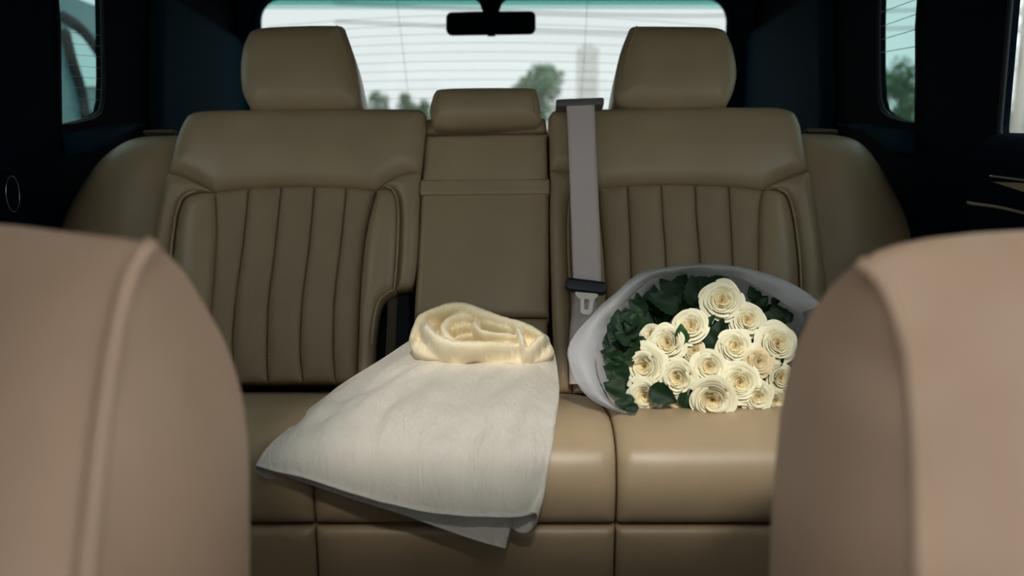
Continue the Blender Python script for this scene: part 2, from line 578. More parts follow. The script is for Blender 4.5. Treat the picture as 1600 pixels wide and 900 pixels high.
# cargo bay side panels (dark teal) with a raised diagonal edge, rear pillars
def cargo(name, x, sgn, px_edge, label):
    # px_edge: traced outline of the lower panel on the wall plane
    pl = [yz_on(a, b, x) for a, b in px_edge]
    pl = np.array(pl)
    def mp(a, b, n): return np.stack([np.full_like(a, x) - sgn * (n + 0.0), a, b], 1)
    V, Fc = pillow(pl, mp, H=0.025, r=0.03, depth=0.0, g=0.05, step=0.02)
    o = mob(name, V, Fc, M_TEAL)
    tag(o, label, 'trim', kind='structure')
cargo('trim_3', XL + 0.002, -1, [(270, -4), (380, 66), (378, 300), (235, 300), (232, 150), (236, -40)], 'dark teal cargo side panel behind the left rear seat')
cargo('trim_4', XR - 0.002, 1, [(1272, -12), (1166, 58), (1164, 300), (1300, 300), (1304, 150), (1300, -40)], 'dark teal cargo side panel behind the right rear seat')
cargo('trim_5', XL + 0.001, -1, [(96, 207), (130, 201), (165, 192), (240, 190), (205, 204), (150, 238), (104, 246)], 'dark teal ledge under the left quarter window')
cargo('trim_6', XR - 0.001, 1, [(1300, 192), (1368, 190), (1400, 199), (1431, 205), (1428, 240), (1405, 243), (1362, 214)], 'dark teal ledge under the right quarter window')
# rear opening frame + tailgate below the glass
def rear_frame():
    xa, xb = at(402, 60, YB)[0], at(1140, 60, YB)[0]
    zt = at(800, -6, YB)[2]
    zb_ = ZC - 0.12
    r = 0.07
    o = []
    for (cx_, cz_, a0) in ((xb - r, zt - r, 0), (xa + r, zt - r, 90), (xa + 0.02, zb_ + .02, 180), (xb - 0.02, zb_ + .02, 270)):
        rr = r if a0 < 180 else 0.02
        for k in range(9):
            a = math.radians(a0 + 90 * k / 8)
            o.append((cx_ + rr * math.cos(a), cz_ + rr * math.sin(a)))
    return np.array(o), xa, xb, zt, zb_
hole, xa, xb, zt, zb_ = rear_frame()
V, Fc = wall_with_holes(0.0, [hole], np.array([(XL, ZF), (XR, ZF), (XR, ZR + .04), (XL, ZR + .04)]), 0.06, 1)
V = [(v[1], YB + v[0], v[2]) for v in V]
struct('wall_back', (V, Fc), M_TEAL, 'dark tailgate around the rear window', 'wall')
w8 = empty('window_8', (CX, YB + 0.03, zb_), 'bright rear window with fine heating wires', 'window'); w8['kind'] = 'structure'
n = len(hole)
Vp = [(p[0], YB + 0.03, p[1]) for p in hole] + [(p[0], YB + 0.034, p[1]) for p in hole]
mob('pane', Vp, [tuple(range(n)), tuple(range(2 * n - 1, n - 1, -1))] + [(i, n + i, n + (i + 1) % n, (i + 1) % n) for i in range(n)], M_REARG, w8, False)
mob('window_frame', *tube([(p[0], YB, p[1]) for p in hole], 0.012, 8, closed=True), M_TEAL, w8)
# tinted band along the top of the glass
for (pa_, pb_, mt_) in ((-6, 6, M_BAND), (6, 13, glass('pale_sunband_glass', (0.72, 0.86, 0.84), 0.02))):
    z1_, z0_ = at(800, pa_, YB)[2], at(800, pb_, YB)[2]
    mob('tint_band', *box(((xa + xb) / 2, YB + 0.024, (z1_ + z0_) / 2), (xb - xa - 0.03, 0.003, z1_ - z0_)), mt_, w8, False)
for k in range(13):
    z0 = at(800, 22 + 14.5 * k, YB)[2]
    pts = []
    for s in np.linspace(-1, 1, 15):
        x = (xa + xb) / 2 + s * ((xb - xa) / 2 - 0.02)
        pts.append((x, YB + 0.027, z0 - 0.035 * s * s * (1 - k / 16)))
    mob('heating_wire', *tube(pts, 0.00055, 5), M_WIRE, w8)
for (a, b) in (((620, 0), (640, 165)), ((918, 0), (908, 165))):
    p = at(*a, YB + 0.026); q = at(*b, YB + 0.026)
    mob('heating_wire', *tube([p, q], 0.0006, 5), M_WIRE, w8)

# ------------------------------------------------------------------ rear seat backs
REC = math.radians(23)
O0 = np.array([0.0, 1.60, ZC - 0.455])
AX = np.array([1.0, 0, 0]); BX = np.array([0, math.sin(REC), math.cos(REC)]); NX = np.array([0, -math.cos(REC), math.sin(REC)])
def seatmap(a, b, n):
    a = np.asarray(a, float); b = np.asarray(b, float); n = np.broadcast_to(np.asarray(n, float), a.shape)
    return O0 + a[:, None] * AX + b[:, None] * BX + n[:, None] * NX
def toplane(px, py, n=0.0):
    d = ray(px, py); o = np.array([0, 0, ZC])
    q = O0 + n * NX
    t = ((q - o) @ NX) / (d @ NX)
    w = o + d * t - O0
    return np.array([w @ AX, w @ BX])
def ppoly(segs, n=0.03, k=6):
    """segs: list of px curves; each is splined, joints stay sharp"""
    out = []
    for s in segs:
        c = catmull(s, k) if len(s) > 2 else np.array(s, float)
        out += [toplane(x, y, n) for x, y in c]
    # drop duplicates
    res = [out[0]]
    for p in out[1:]:
        if np.linalg.norm(p - res[-1]) > 1e-4: res.append(p)
    if np.linalg.norm(res[0] - res[-1]) < 1e-4: res.pop()
    return np.array(res)
def rev(c): return list(reversed(c))

def seat_back(name, label, shoulder, flutes_lines, flute_top, pads, wings, pad_seams, base_px, yb=612):
    root = empty(name, at(base_px[0], base_px[1], 1.62), label, 'car seat', 'rear seats')
    def panel(nm, segs, H, r, bulge, R, lift, mat=M_LEA, depth=0.06, macro=None):
        mac = (lambda a, b: np.full_like(a, lift)) if macro is None else (lambda a, b: lift + macro(a, b))
        poly = ppoly(segs, lift + H)
        return mob(nm, *pillow(poly, seatmap, H, r, bulge, R, depth + lift, mac), mat, root)
    panel('shoulder_panel', shoulder, 0.020, 0.028, 0.010, 0.10, 0.018)
    for i in range(len(flutes_lines) - 1):
        l, r_ = flutes_lines[i], flutes_lines[i + 1]
        segs = [rev(l), flute_top[i], r_, [r_[-1], l[-1]]]
        panel('flute', segs, 0.013, 0.026, 0.0, 0.05, 0.012, M_PERF)
    for p in pads: panel('bolster_pad', p, 0.018, 0.022, 0.006, 0.06, 0.020)
    for p in wings: panel('side_wing', p, 0.016, 0.020, 0.004, 0.05, 0.014)
    for s in pad_seams:
        P = [toplane(x, y, 0.034) for x, y in catmull(s, 6)]
        W = seatmap(np.array([p[0] for p in P]), np.array([p[1] for p in P]), 0.033)
        mob('piping', *tube(W, 0.0022, 6), M_LEA, root)
    return root

# left seat back, traced
L_top = [(282, 186), (292, 174), (315, 168), (400, 166), (520, 165), (640, 165), (656, 167), (665, 174)]
L_arch = [(331, 296), (387, 290), (438, 287.5), (490, 287.5), (540, 289), (587, 294)]
L_seam_l = [(258, 266), (282, 271), (308, 283), (331, 296)]
L_seam_r = [(587, 294), (604, 280), (628, 269), (657, 265)]
L_lines = [
    [(331, 296), (333, 359), (328, 442), (320, 520), (316, 597)],
    [(387, 290), (378, 375), (369, 442), (362, 510), (360, 597)],
    [(438, 287.5), (426, 401), (417, 474), (415, 557), (417, 597)],
    [(490, 287.5), (481, 385), (471, 463), (467, 542), (472, 597)],
    [(540, 289), (531, 380), (521, 463), (519, 542), (523, 597)],
    [(587, 294), (571, 359), (562, 442), (558, 540), (556, 597)]]
ft = [[L_arch[i], L_arch[i + 1]] for i in range(5)]
L_pad_l_arc = [(331, 297), (306, 298), (286, 307), (276, 330), (270, 365), (262, 440), (250, 597)]
L_pad_r_arc = [(587, 294), (603, 291), (616, 299), (622, 322), (622, 370), (619, 420), (616, 452)]
L_notch = [(616, 452), (603, 459), (591, 472), (584, 500), (580, 540), (578, 597)]
seatL = seat_back('seatback', 'beige leather left rear seat back with five vertical flutes',
    [[(258, 266), (265, 238), (273, 207), (282, 186)], L_top, [(665, 174), (663, 205), (657, 265)], rev(L_seam_r), rev(L_arch), rev(L_seam_l)],
    L_lines, ft,
    [[L_lines[0], [(316, 597), (250, 597)], rev(L_pad_l_arc)],
     [L_pad_r_arc, L_notch, [(578, 597), (556, 597)], rev(L_lines[5])]],
    [[L_seam_l, L_pad_l_arc, [(250, 597), (195, 597)], [(195, 597), (215, 470), (235, 370), (247, 310), (258, 266)]],
     [L_seam_r, [(657, 265), (654, 330), (651, 400), (645, 438), (636, 448), (616, 452)], rev(L_pad_r_arc)]],
    [L_pad_l_arc[1:6], L_pad_r_arc[1:], L_notch[0:5]], (440, 605))

R_arch = [(935, 291), (981, 286), (1034, 284), (1087, 284.5), (1140, 287), (1196, 293)]
R_lines = [
    [(935, 291), (939, 340), (945, 400), (948, 470), (950, 612)],
    [(981, 286), (984, 340), (987, 420), (990, 612)],
    [(1034, 284), (1037, 340), (1042, 413), (1046, 612)],
    [(1087, 284.5), (1090, 340), (1095, 410), (1100, 612)],
    [(1140, 287), (1143, 340), (1147, 420), (1152, 612)],
    [(1196, 293), (1191, 330), (1190, 420), (1190, 500), (1192, 612)]]
R_seam_l = [(860, 262), (885, 265), (910, 274), (935, 291)]
R_seam_r = [(1196, 293), (1212, 283), (1236, 273), (1268, 263)]
R_pad_l_arc = [(935, 291), (915, 291), (900, 298), (890, 320), (888, 380), (891, 440), (896, 612)]
R_pad_r_arc = [(1196, 293), (1216, 294), (1231, 304), (1240, 330), (1247, 375), (1252, 440), (1256, 612)]
ftr = [[R_arch[i], R_arch[i + 1]] for i in range(5)]
seatR = seat_back('seatback', 'beige leather right rear seat back behind the rose bouquet',
    [[(860, 262), (859, 215), (858, 176)], [(858, 176), (866, 168), (885, 166), (950, 165), (1050, 163), (1190, 162), (1225, 164), (1245, 172), (1255, 192)],
     [(1255, 192), (1261, 228), (1268, 263)], rev(R_seam_r), rev(R_arch), rev(R_seam_l)],
    R_lines, ftr,
    [[R_lines[0], [(950, 612), (896, 612)], rev(R_pad_l_arc)],
     [R_pad_r_arc, [(1256, 612), (1192, 612)], rev(R_lines[5])]],
    [[R_seam_l, R_pad_l_arc, [(896, 612), (868, 612)], [(868, 612), (862, 450), (860, 350), (860, 262)]],
     [R_seam_r, [(1268, 263), (1279, 330), (1289, 400), (1296, 460), (1302, 612)], [(1302, 612), (1256, 612)], rev(R_pad_r_arc)]],
    [R_pad_l_arc[1:6], R_pad_r_arc[1:]], (1100, 605))

# outer side cushions
def side_cushion(label, segs, plate_px, base):
    root = empty('side_bolster', at(base[0], base[1], 1.66), label, 'seat bolster', 'outer bolsters of the rear seat')
    poly = ppoly(segs, -0.03)
    mob('cushion', *pillow(poly, seatmap, 0.035, 0.05, 0.02, 0.12, 0.12, lambda a, b: np.full_like(a, -0.055)), M_LEA, root)
    poly = ppoly([plate_px], -0.05)
    mob('release_plate', *pillow(poly, seatmap, 0.003, 0.003, 0, 0.1, 0.012, lambda a, b: np.full_like(a, -0.045)), plain('brown_plastic', (0.10, 0.06, 0.04), 0.4), root)
side_cushion('tan leather outer bolster beside the left rear seat, under the left quarter window',
    [[(70, 420), (88, 350), (112, 300), (145, 252), (178, 223), (212, 209), (262, 206), (300, 206)], [(300, 206), (300, 612)], [(300, 612), (60, 612)], [(60, 612), (70, 420)]],
    [(226, 210), (229, 205.5), (272, 204), (272, 210)], (180, 600))
side_cushion('tan leather outer bolster beside the right rear seat, under the right quarter window',
    [[(1230, 204), (1265, 203), (1315, 206), (1348, 217), (1376, 247), (1402, 292), (1424, 335), (1442, 375), (1458, 430)], [(1458, 430), (1470, 612)], [(1470, 612), (1230, 612)], [(1230, 612), (1230, 204)]],
    [(1260, 208), (1260, 202), (1303, 204), (1308, 209)], (1360, 600))

# headrests of the outer seats
def headrest(parent, outline, seam, lift, thick, post_px, H=0.022, r=0.04):
    poly = ppoly(outline, lift + H)
    hr = mob('headrest', *pillow(poly, seatmap, H, r, 0.012, 0.1, thick, lambda a, b: np.full_like(a, lift), back=True, bback=0.01), M_LEA, parent)
    if seam:
        P = [toplane(x, y, lift + 0.017) for x, y in catmull(seam, 6)]
        W = seatmap(np.array([p[0] for p in P]), np.array([p[1] for p in P]), lift + 0.0185)
        mob('headrest_piping', *tube(W, 0.0022, 6), M_LEA, hr)
    for x, y in post_px:
        p = toplane(x, y, lift - thick / 2)
        W = seatmap(np.array([p[0], p[0]]), np.array([p[1] - 0.06, p[1] + 0.05]), lift - thick / 2)
        mob('headrest_post', *tube(W, 0.006, 8), M_CHROME, hr)
    return hr
headrest(seatL, [[(384, 47), (392, 40), (410, 36), (470, 33), (526, 33), (536, 37)], [(536, 37), (549, 75), (558, 115), (562, 145), (556, 160), (543, 165)], [(543, 165), (470, 167), (402, 167), (386, 162)], [(386, 162), (374, 135), (371, 100), (375, 68), (384, 47)]],
         [(526, 41), (537, 75), (546, 115), (549, 148)], 0.02, 0.085, [(430, 167), (510, 167)])
headrest(seatR, [[(1140, 47), (1132, 39), (1110, 35), (1050, 34), (995, 34), (985, 38)], [(985, 38), (971, 75), (962, 115), (959, 142), (964, 157), (980, 163)], [(980, 163), (1050, 165), (1120, 164), (1138, 160)], [(1138, 160), (1150, 135), (1155, 105), (1150, 72), (1140, 47)]],
         [(995, 42), (983, 75), (975, 115), (973, 146)], 0.02, 0.085, [(1020, 165), (1095, 165)])

# centre section with fold-down armrest
ctr = empty('middle_seatback', at(755, 590, 1.62), 'upright fold-down leather armrest between the two rear seat backs', 'armrest')
def cpanel(nm, segs, H, r, bulge, R, lift, mat=M_LEA, depth=0.06):
    poly = ppoly(segs, lift + H, 5)
    return mob(nm, *pillow(poly, seatmap, H, r, bulge, R, depth + lift, lambda a, b: np.full_like(a, lift)), mat, ctr)
cpanel('upper_ledge', [[(666, 184), (852, 182)], [(852, 182), (856, 206)], [(856, 206), (664, 208)], [(664, 208), (666, 184)]], 0.010, 0.008, 0, .05, 0.0)
cpanel('upper_panel', [[(669, 210), (850, 207), (855, 212)], [(855, 212), (857, 290)], [(857, 290), (658, 292)], [(658, 292), (664, 214), (669, 210)]], 0.012, 0.010, 0.004, .06, 0.006)
cpanel('pull_strap', [[(659, 280), (856, 278)], [(856, 278), (859, 281), (859, 301), (856, 303)], [(856, 303), (659, 305)], [(659, 305), (656, 302), (656, 283), (659, 280)]], 0.006, 0.005, 0, .05, 0.018)
cpanel('main_panel', [[(657, 296), (858, 294)], [(858, 294), (858, 489), (856, 494)], [(856, 494), (649, 496)], [(649, 496), (647, 490), (657, 296)]], 0.012, 0.010, 0.005, .08, 0.006)
cpanel('lower_panel', [[(649, 498), (856, 496)], [(856, 496), (858, 612)], [(858, 612), (640, 612)], [(640, 612), (649, 498)]], 0.012, 0.010, 0.003, .06, 0.0)
cpanel('latch_slot', [[(741, 190), (779, 190)], [(779, 190), (779, 198)], [(779, 198), (741, 198)], [(741, 198), (741, 190)]], 0.001, 0.002, 0, .05, 0.0115, M_BLACKPL, 0.0)
chr_ = headrest(ctr, [[(676, 140), (690, 133), (760, 131), (830, 132), (841, 138)], [(841, 138), (845, 160), (846, 182), (838, 190)], [(838, 190), (760, 194), (686, 194), (674, 189)], [(674, 189), (670, 165), (676, 140)]],
         None, 0.025, 0.045, [], 0.022, 0.028)
for s in ([(684, 153), (681, 168), (684, 184)], [(832, 152), (836, 166), (834, 183)]):
    P = [toplane(x, y, 0.03) for x, y in catmull(s, 6)]
    W = seatmap(np.array([p[0] for p in P]), np.array([p[1] for p in P]), 0.047)
    mob('headrest_piping', *tube(W, 0.0016, 6), M_LEA, chr_)
# ------------------------------------------------------------------ rear bench cushion
prof = catmull([(1.66, -0.482), (1.56, -0.460), (1.40, -0.415), (1.28, -0.388), (1.205, -0.377), (1.155, -0.381), (1.122, -0.400), (1.108, -0.432), (1.106, -0.462), (1.112, -0.493)], 10)
ps = np.r_[0, np.cumsum(np.linalg.norm(np.diff(prof, axis=0), axis=1))]
ptan = np.gradient(prof, axis=0); ptan /= np.linalg.norm(ptan, axis=1)[:, None]
pnor = np.stack([ptan[:, 1], -ptan[:, 0]], 1)     # outward (up / towards the camera)
def cushmap(a, b, n):
    Y = np.interp(b, ps, prof[:, 0]); Z = np.interp(b, ps, prof[:, 1])
    ny = np.interp(b, ps, pnor[:, 0]); nz_ = np.interp(b, ps, pnor[:, 1])
    return np.stack([a, Y + n * ny, ZC + Z + n * nz_], 1)
cush = empty('rear_bench', (CX, 1.35, ZF), 'long beige leather rear bench cushion under the bag and bouquet', 'bench seat')
XS = [-0.72, -0.243, 0.128, 0.62]
SL = ps[-1]
for i in range(3):
    x0, x1 = XS[i] + 0.0008, XS[i + 1] - 0.0008
    poly = np.array([(x0, 0), (x1, 0), (x1, SL), (x0, SL)])
    mob('cushion_section', *pillow(poly, cushmap, 0.010, 0.016, 0.004, 0.07, 0.04, lambda a, b: np.full_like(a, -0.010), g=0.014), M_LEA, cush)
    poly = np.array([(x0, 0), (x1, 0), (x1, 0.24), (x0, 0.24)])
    def basemap(a, b, n): return np.stack([a, 1.116 + 0.05 * b - n, ZC - 0.497 - b], 1)
    mob('base_panel', *pillow(poly, basemap, 0.008, 0.012, 0.003, 0.06, 0.04, lambda a, b: np.full_like(a, -0.004), g=0.03), M_LEA, cush)
V, Fc = box((CX, 0, 0), (1.36, 0.04, 0.46))
V = [tuple(O0 + (x) * AX + (z + 0.24) * BX + (y - 0.105) * NX) for x, y, z in V]
mob('back_frame', V, Fc, M_BLACKPL, cush, False)
mob('base_box', *box((CX, 1.40, (ZF + ZC - 0.5) / 2 - 0.03), (1.30, 0.46, ZC - 0.5 - ZF - 0.06)), M_BLACKPL, cush, False)

# ------------------------------------------------------------------ seat belt
M_WEB = plain('mauve_webbing', (0.72, 0.61, 0.59), 0.75, nscale=500, bmp=0.25)
belt = empty('seat_belt', at(918, 600, 1.6), 'pale mauve seat belt with black tongue hanging down the right seat back', 'seat belt')
def ribbon(left, right, n0, n1, thick=0.0012, k=8, cols=7):
    L = catmull(left, k); R_ = catmull(right, k)
    m = len(L); V = []
    lift = np.linspace(n0, n1, m)
    tops, bots = [], []
    for i in range(m):
        for j in range(cols):
            t = j / (cols - 1)
            q = L[i] * (1 - t) + R_[i] * t
            n_ = lift[i]
            ab = toplane(q[0], q[1], n_)
            tops.append(seatmap(np.array([ab[0]]), np.array([ab[1]]), n_)[0])
            bots.append(seatmap(np.array([ab[0]]), np.array([ab[1]]), n_ - thick)[0])
    N = m * cols
    Fc = grid_faces(m, cols) + [tuple(i + N for i in f)[::-1] for f in grid_faces(m, cols)]
    ring = [j for j in range(cols)] + [i * cols + cols - 1 for i in range(1, m)] + [(m - 1) * cols + j for j in range(cols - 2, -1, -1)] + [i * cols for i in range(m - 2, 0, -1)]
    for i in range(len(ring)):
        a, b = ring[i], ring[(i + 1) % len(ring)]
        Fc.append((a, b, b + N, a + N))
    return tops + bots, Fc
mob('webbing', *ribbon([(885, 160), (888, 220), (892, 330), (896, 438)], [(929, 160), (931, 220), (936, 330), (940, 444)], 0.058, 0.070), M_WEB, belt)
mob('lower_webbing', *ribbon([(897, 438), (893, 490), (889, 540), (890, 600)], [(938, 443), (931, 490), (927, 540), (928, 600)], 0.060, 0.052), M_WEB, belt)
def belt_block(name, pts, n0, depth, mat, H=0.004, r=0.004, parent=belt, holes=None):
    poly = ppoly([pts + [pts[0]]] if False else [[pts[i], pts[(i + 1) % len(pts)]] for i in range(len(pts))], n0 + H)
    return mob(name, *pillow(poly, seatmap, H, r, 0, 0.1, depth, lambda a, b: np.full_like(a, n0), g=0.02, step=0.003, back=True), mat, parent)
def rr_px(x0, y0, x1, y1, r, tilt=0.0, n=4):
    o = []
    for (cx_, cy_, a0) in ((x1 - r, y1 - r, 0), (x0 + r, y1 - r, 90), (x0 + r, y0 + r, 180), (x1 - r, y0 + r, 270)):
        for k in range(n + 1):
            a = math.radians(a0 + 90 * k / n)
            o.append((cx_ + r * math.cos(a), cy_ + r * math.sin(a) + tilt * (cx_ - (x0 + x1) / 2)))
    return o
tgh = belt_block('tongue_housing', rr_px(883, 436, 949, 456, 8, 0.12), 0.076, 0.012, plain('belt_black', (0.012, 0.014, 0.02), 0.35))
belt_block('guide', rr_px(869, 153, 944, 164, 3, -0.04), 0.058, 0.03, plain('guide_grey', (0.16, 0.15, 0.14), 0.4), 0.003, 0.003)
# steel tongue plate with its slot
out = [(899, 456), (933, 459), (935, 463), (929, 467), (925, 488), (921, 492), (911, 491), (907, 487), (907, 468), (899, 461)]
slot = [(913, 467), (921, 468), (919.5, 484), (913, 483.5)]
def px_w(p, n_):
    ab = toplane(p[0], p[1], n_); return seatmap(np.array([ab[0]]), np.array([ab[1]]), n_)[0]
V, Fc = wall_with_holes(0.0, [np.array(slot)], np.array(out), 1.0, 1)
V = [tuple(px_w((v[1], v[2]), 0.076 - 0.0025 * v[0])) for v in V]
mob('steel_tongue', V, Fc, M_METAL, tgh, False)
# buckle stalk in the notch of the left seat
bk = empty('seat_belt_buckle', at(612, 540, 1.62), 'dark buckle strap tucked in the gap beside the armrest', 'buckle')
mob('strap', *ribbon([(606, 468), (605, 500), (602, 560)], [(622, 464), (620, 500), (618, 560)], -0.01, -0.01), plain('strap_brown', (0.09, 0.065, 0.045), 0.8), bk)
mob('buckle_body', *ribbon([(622, 462), (621, 500), (618, 560)], [(640, 458), (640, 500), (638, 560)], -0.012, -0.012, 0.02), M_BLACKPL, bk)

# ------------------------------------------------------------------ rear-view mirror at the back glass
mr = empty('rear_view_mirror', at(767, 0, 2.5), 'dark rear-view mirror hanging before the rear window', 'mirror')
YM = 2.50
mp_ = [at(x, y, YM) for x, y in rr_px(697, 18, 837, 54, 9, -0.015, 5)]
def flatmap(a, b, n): return np.stack([a, YM - n, b], 1)
poly = np.array([(p[0], p[2]) for p in mp_])
mob('housing', *pillow(poly, flatmap, 0.006, 0.008, 0.003, 0.03, 0.02, None, g=0.01, step=0.006, back=True), M_PILLAR, mr)
st_ = [at(767, 30, YM + 0.03), at(767, 10, YM + 0.03), at(767, -8, YM + 0.05), at(767, -14, YM + 0.06)]
mob('stem', *tube(catmull(st_, 4), np.linspace(0.014, 0.05, 13), 12), M_PILLAR, mr)
c = at(768, 55, YM - 0.005)
mob('toggle', *box(c, (0.02, 0.012, 0.006), 0.002), M_BLACKPL, mr)

# ------------------------------------------------------------------ front seats
def front_seat(label, S, R_, T, sgn):
    """S: seam (front edge of the inner side), R_: rear silhouette of the inner side, T: top edge of the front panel; sgn=-1 for the left seat"""
    S = np.array([at(*p) for p in S]); R_ = np.array([at(*p) for p in R_]); T = np.array([at(*p) for p in T])
    # the backrest carries on down behind the seat pad
    S = np.vstack([S, S[-1] + np.array([0, -0.02, -0.12]), S[-1] + np.array([0, -0.03, -0.26])])
    R_ = np.vstack([R_, R_[-1] + np.array([0, -0.01, -0.12]), R_[-1] + np.array([0, -0.015, -0.26])])
    S = resample(catmull(S, 8), 60); R_ = resample(catmull(R_, 8), 60)
    W = 0.46
    xin = S[-1][0]
    root = empty('front_seat', (xin + sgn * W / 2, 0.5, ZF), label, 'car seat', 'front seats')
    nT = 24
    # inner side panel: S -> R with a soft bulge
    cols = 14
    V = []
    for i in range(60):
        for j in range(cols):
            t = j / (cols - 1)
            p = S[i] * (1 - t) + R_[i] * t
            p = p + np.array([-sgn * 0.010 * math.sin(math.pi * t) * min(1, i / 12), 0, 0])
            V.append(p)
    # rear roll of the side panel
    mob('side_panel', V, grid_faces(60, cols, flip=(sgn > 0)), M_FRONT, root)
    # front panel: columns away from the seam
    lenS = np.r_[0, np.cumsum(np.linalg.norm(np.diff(S, axis=0), axis=1))]; tS = lenS / lenS[-1]
    nc = 40
    V = []
    Tt = T[:, 0]
    order = np.argsort(sgn * Tt)
    rows = 8 + 60
    for k in range(rows):
        for j in range(nc):
            w = j / (nc - 1) * W
            x = sgn * w
            # lift of the top edge over the seam start
            topx = S[0][0] + x
            tz = np.interp(sgn * topx, sgn * Tt[order], T[order, 2]); ty = np.interp(sgn * topx, sgn * Tt[order], T[order, 1])
            wj = float(smoothstep(0, 0.03, w))
            i = max(0, k - 8)
            decay = (1 - tS[i]) ** 3
            # the bolster swells forward beside the seam, the middle is hollow
            swell = -0.018 * math.sin(min(1, w / 0.09) * math.pi) * (1 if w < 0.09 else 0) + 0.05 * float(smoothstep(0.07, 0.2, w)) - 0.05 * float(smoothstep(W - 0.2, W - 0.07, w))
            p = S[i].copy()
            p[0] += x
            p[2] += (tz - S[0][2]) * decay
            p[1] += swell * (1 - 0.6 * decay) + (ty - S[0][1]) * decay
            if k < 8:
                ph = (1 - k / 8) * math.pi * 0.5
                dy = 0.13 * (1 - k / 8) ** 1.3
                p[0] *= 1 + 1.15 * (1 - float(smoothstep(0.05, 0.3, w))) * wj * dy / p[1]
                p[1] += wj * dy
                p[2] -= wj * (0.10 * dy + 1.2 * dy * dy)
            elif i < 14:
                p[2] -= 0.0
            V.append(p)
    mob('front_panel', V, grid_faces(rows, nc, flip=(sgn < 0)), M_FRONT, root)
    # back shell: from the rear silhouette across to the far side, plus far side panel
    far = np.array([S[0][0] + sgn * W, 0, 0])
    V = []
    nc2 = 10
    for i in range(60):
        a = R_[i]
        ex = np.array([xin + sgn * W, a[1], a[2]])
        for j in range(nc2):
            t = j / (nc2 - 1)
            p = a * (1 - t) + ex * t
            rnd = math.sin(math.pi * min(1, max(0, t)) ) ** 0.5 if 0 < t < 1 else 0
            V.append(p + np.array([0, 0.045 * rnd, 0]))
    # close the top: connect the back's first row to the roll
    mob('back_shell', V, grid_faces(60, nc2, flip=(sgn > 0)), M_FRONT, root)
    topz = T[:, 2].max() + 0.010
    V = []
    for i in range(60):
        for t in (0, 0.5, 1):
            p = S[i] * (1 - t) + R_[i] * t
            V.append((xin + sgn * W + sgn * 0.012 * math.sin(math.pi * t), p[1], p[2]))
    mob('outer_side_panel', V, grid_faces(60, 3, flip=(sgn < 0)), M_FRONT, root)
    # piping along the seam
    off = np.array([sgn * 0.001, -0.001, 0])
    mob('piping', *tube(S + off, 0.0055, 10), M_FRONT, root)
    # headrest and cushion (mostly beyond the frame)
    hx = xin + sgn * (W / 2 + 0.085)
    def hm(a, b, n): return np.stack([a, 0.66 - n + 0.1 * (b - topz), b], 1)
    a_ = np.linspace(0, 2 * math.pi, 40, endpoint=False)
    se = lambda c_: np.sign(c_) * np.abs(c_) ** 0.55
    poly = np.stack([hx + 0.105 * se(np.cos(a_)), topz + 0.15 + 0.085 * se(np.sin(a_))], 1)
    hr = mob('headrest', *pillow(poly, hm, 0.02, 0.035, 0.01, 0.1, 0.07, None, back=True, g=0.02), M_FRONT, root)
    for d in (-0.06, 0.06):
        mob('headrest_post', *tube([(hx + d, 0.69, topz - 0.06), (hx + d, 0.69, topz + 0.1)], 0.006, 8), M_CHROME, hr)
    mob('seat_pad', *box((xin + sgn * W / 2, 0.28, ZC - 0.50), (W - 0.02, 0.52, 0.16), 0.05, seg=4), M_FRONT, root)
    mob('seat_base', *box((xin + sgn * W / 2, 0.30, ZF + 0.105), (W - 0.1, 0.45, 0.21), 0.01), M_BLACKPL, root)
    return root
front_seat('soft pinkish tan front seat in the left foreground, close to the camera',
    [(240, 382, .560), (222, 402, .55), (205, 437, .54), (191, 490, .525), (179, 550, .51), (166, 640, .49), (153, 750, .46), (138, 900, .43), (125, 1050, .41), (105, 1250, .39)],
    [(243, 382, .565), (266, 402, .60), (291, 430, .62), (324, 485, .64), (350, 532, .65), (371, 590, .655), (384, 660, .65), (389, 750, .64), (390, 900, .62), (390, 1050, .60), (390, 1250, .585)],
    [(240, 382, .56), (200, 371, .57), (130, 362, .585), (60, 356, .595), (0, 352, .60), (-250, 348, .61), (-700, 360, .61)], -1)
front_seat('soft pinkish tan front seat in the right foreground, close to the camera',
    [(1340, 413, .560), (1368, 432, .55), (1393, 475, .535), (1411, 530, .52), (1422, 590, .51), (1430, 680, .485), (1434, 780, .46), (1437, 900, .43), (1442, 1050, .41), (1450, 1250, .39)],
    [(1336, 414, .565), (1302, 443, .60), (1274, 482, .625), (1250, 527, .64), (1232, 577, .65), (1220, 640, .655), (1212, 720, .645), (1206, 800, .635), (1203, 900, .62), (1201, 1050, .60), (1200, 1250, .585)],
    [(1340, 413, .56), (1366, 393, .565), (1400, 379, .575), (1450, 369, .585), (1520, 364, .595), (1600, 362, .60), (1850, 360, .61), (2300, 370, .61)], 1)
# added console out of view, raised to stop low light reaching the bench
co = mob('console_light_block', *box((CX + 0.045, 0.05, (ZF + ZC - 0.285) / 2), (0.33, 0.92, ZC - 0.285 - ZF), 0.03, seg=3), M_BLACKPL)
tag(co, 'black console added between the front seats to stop low light', 'console')

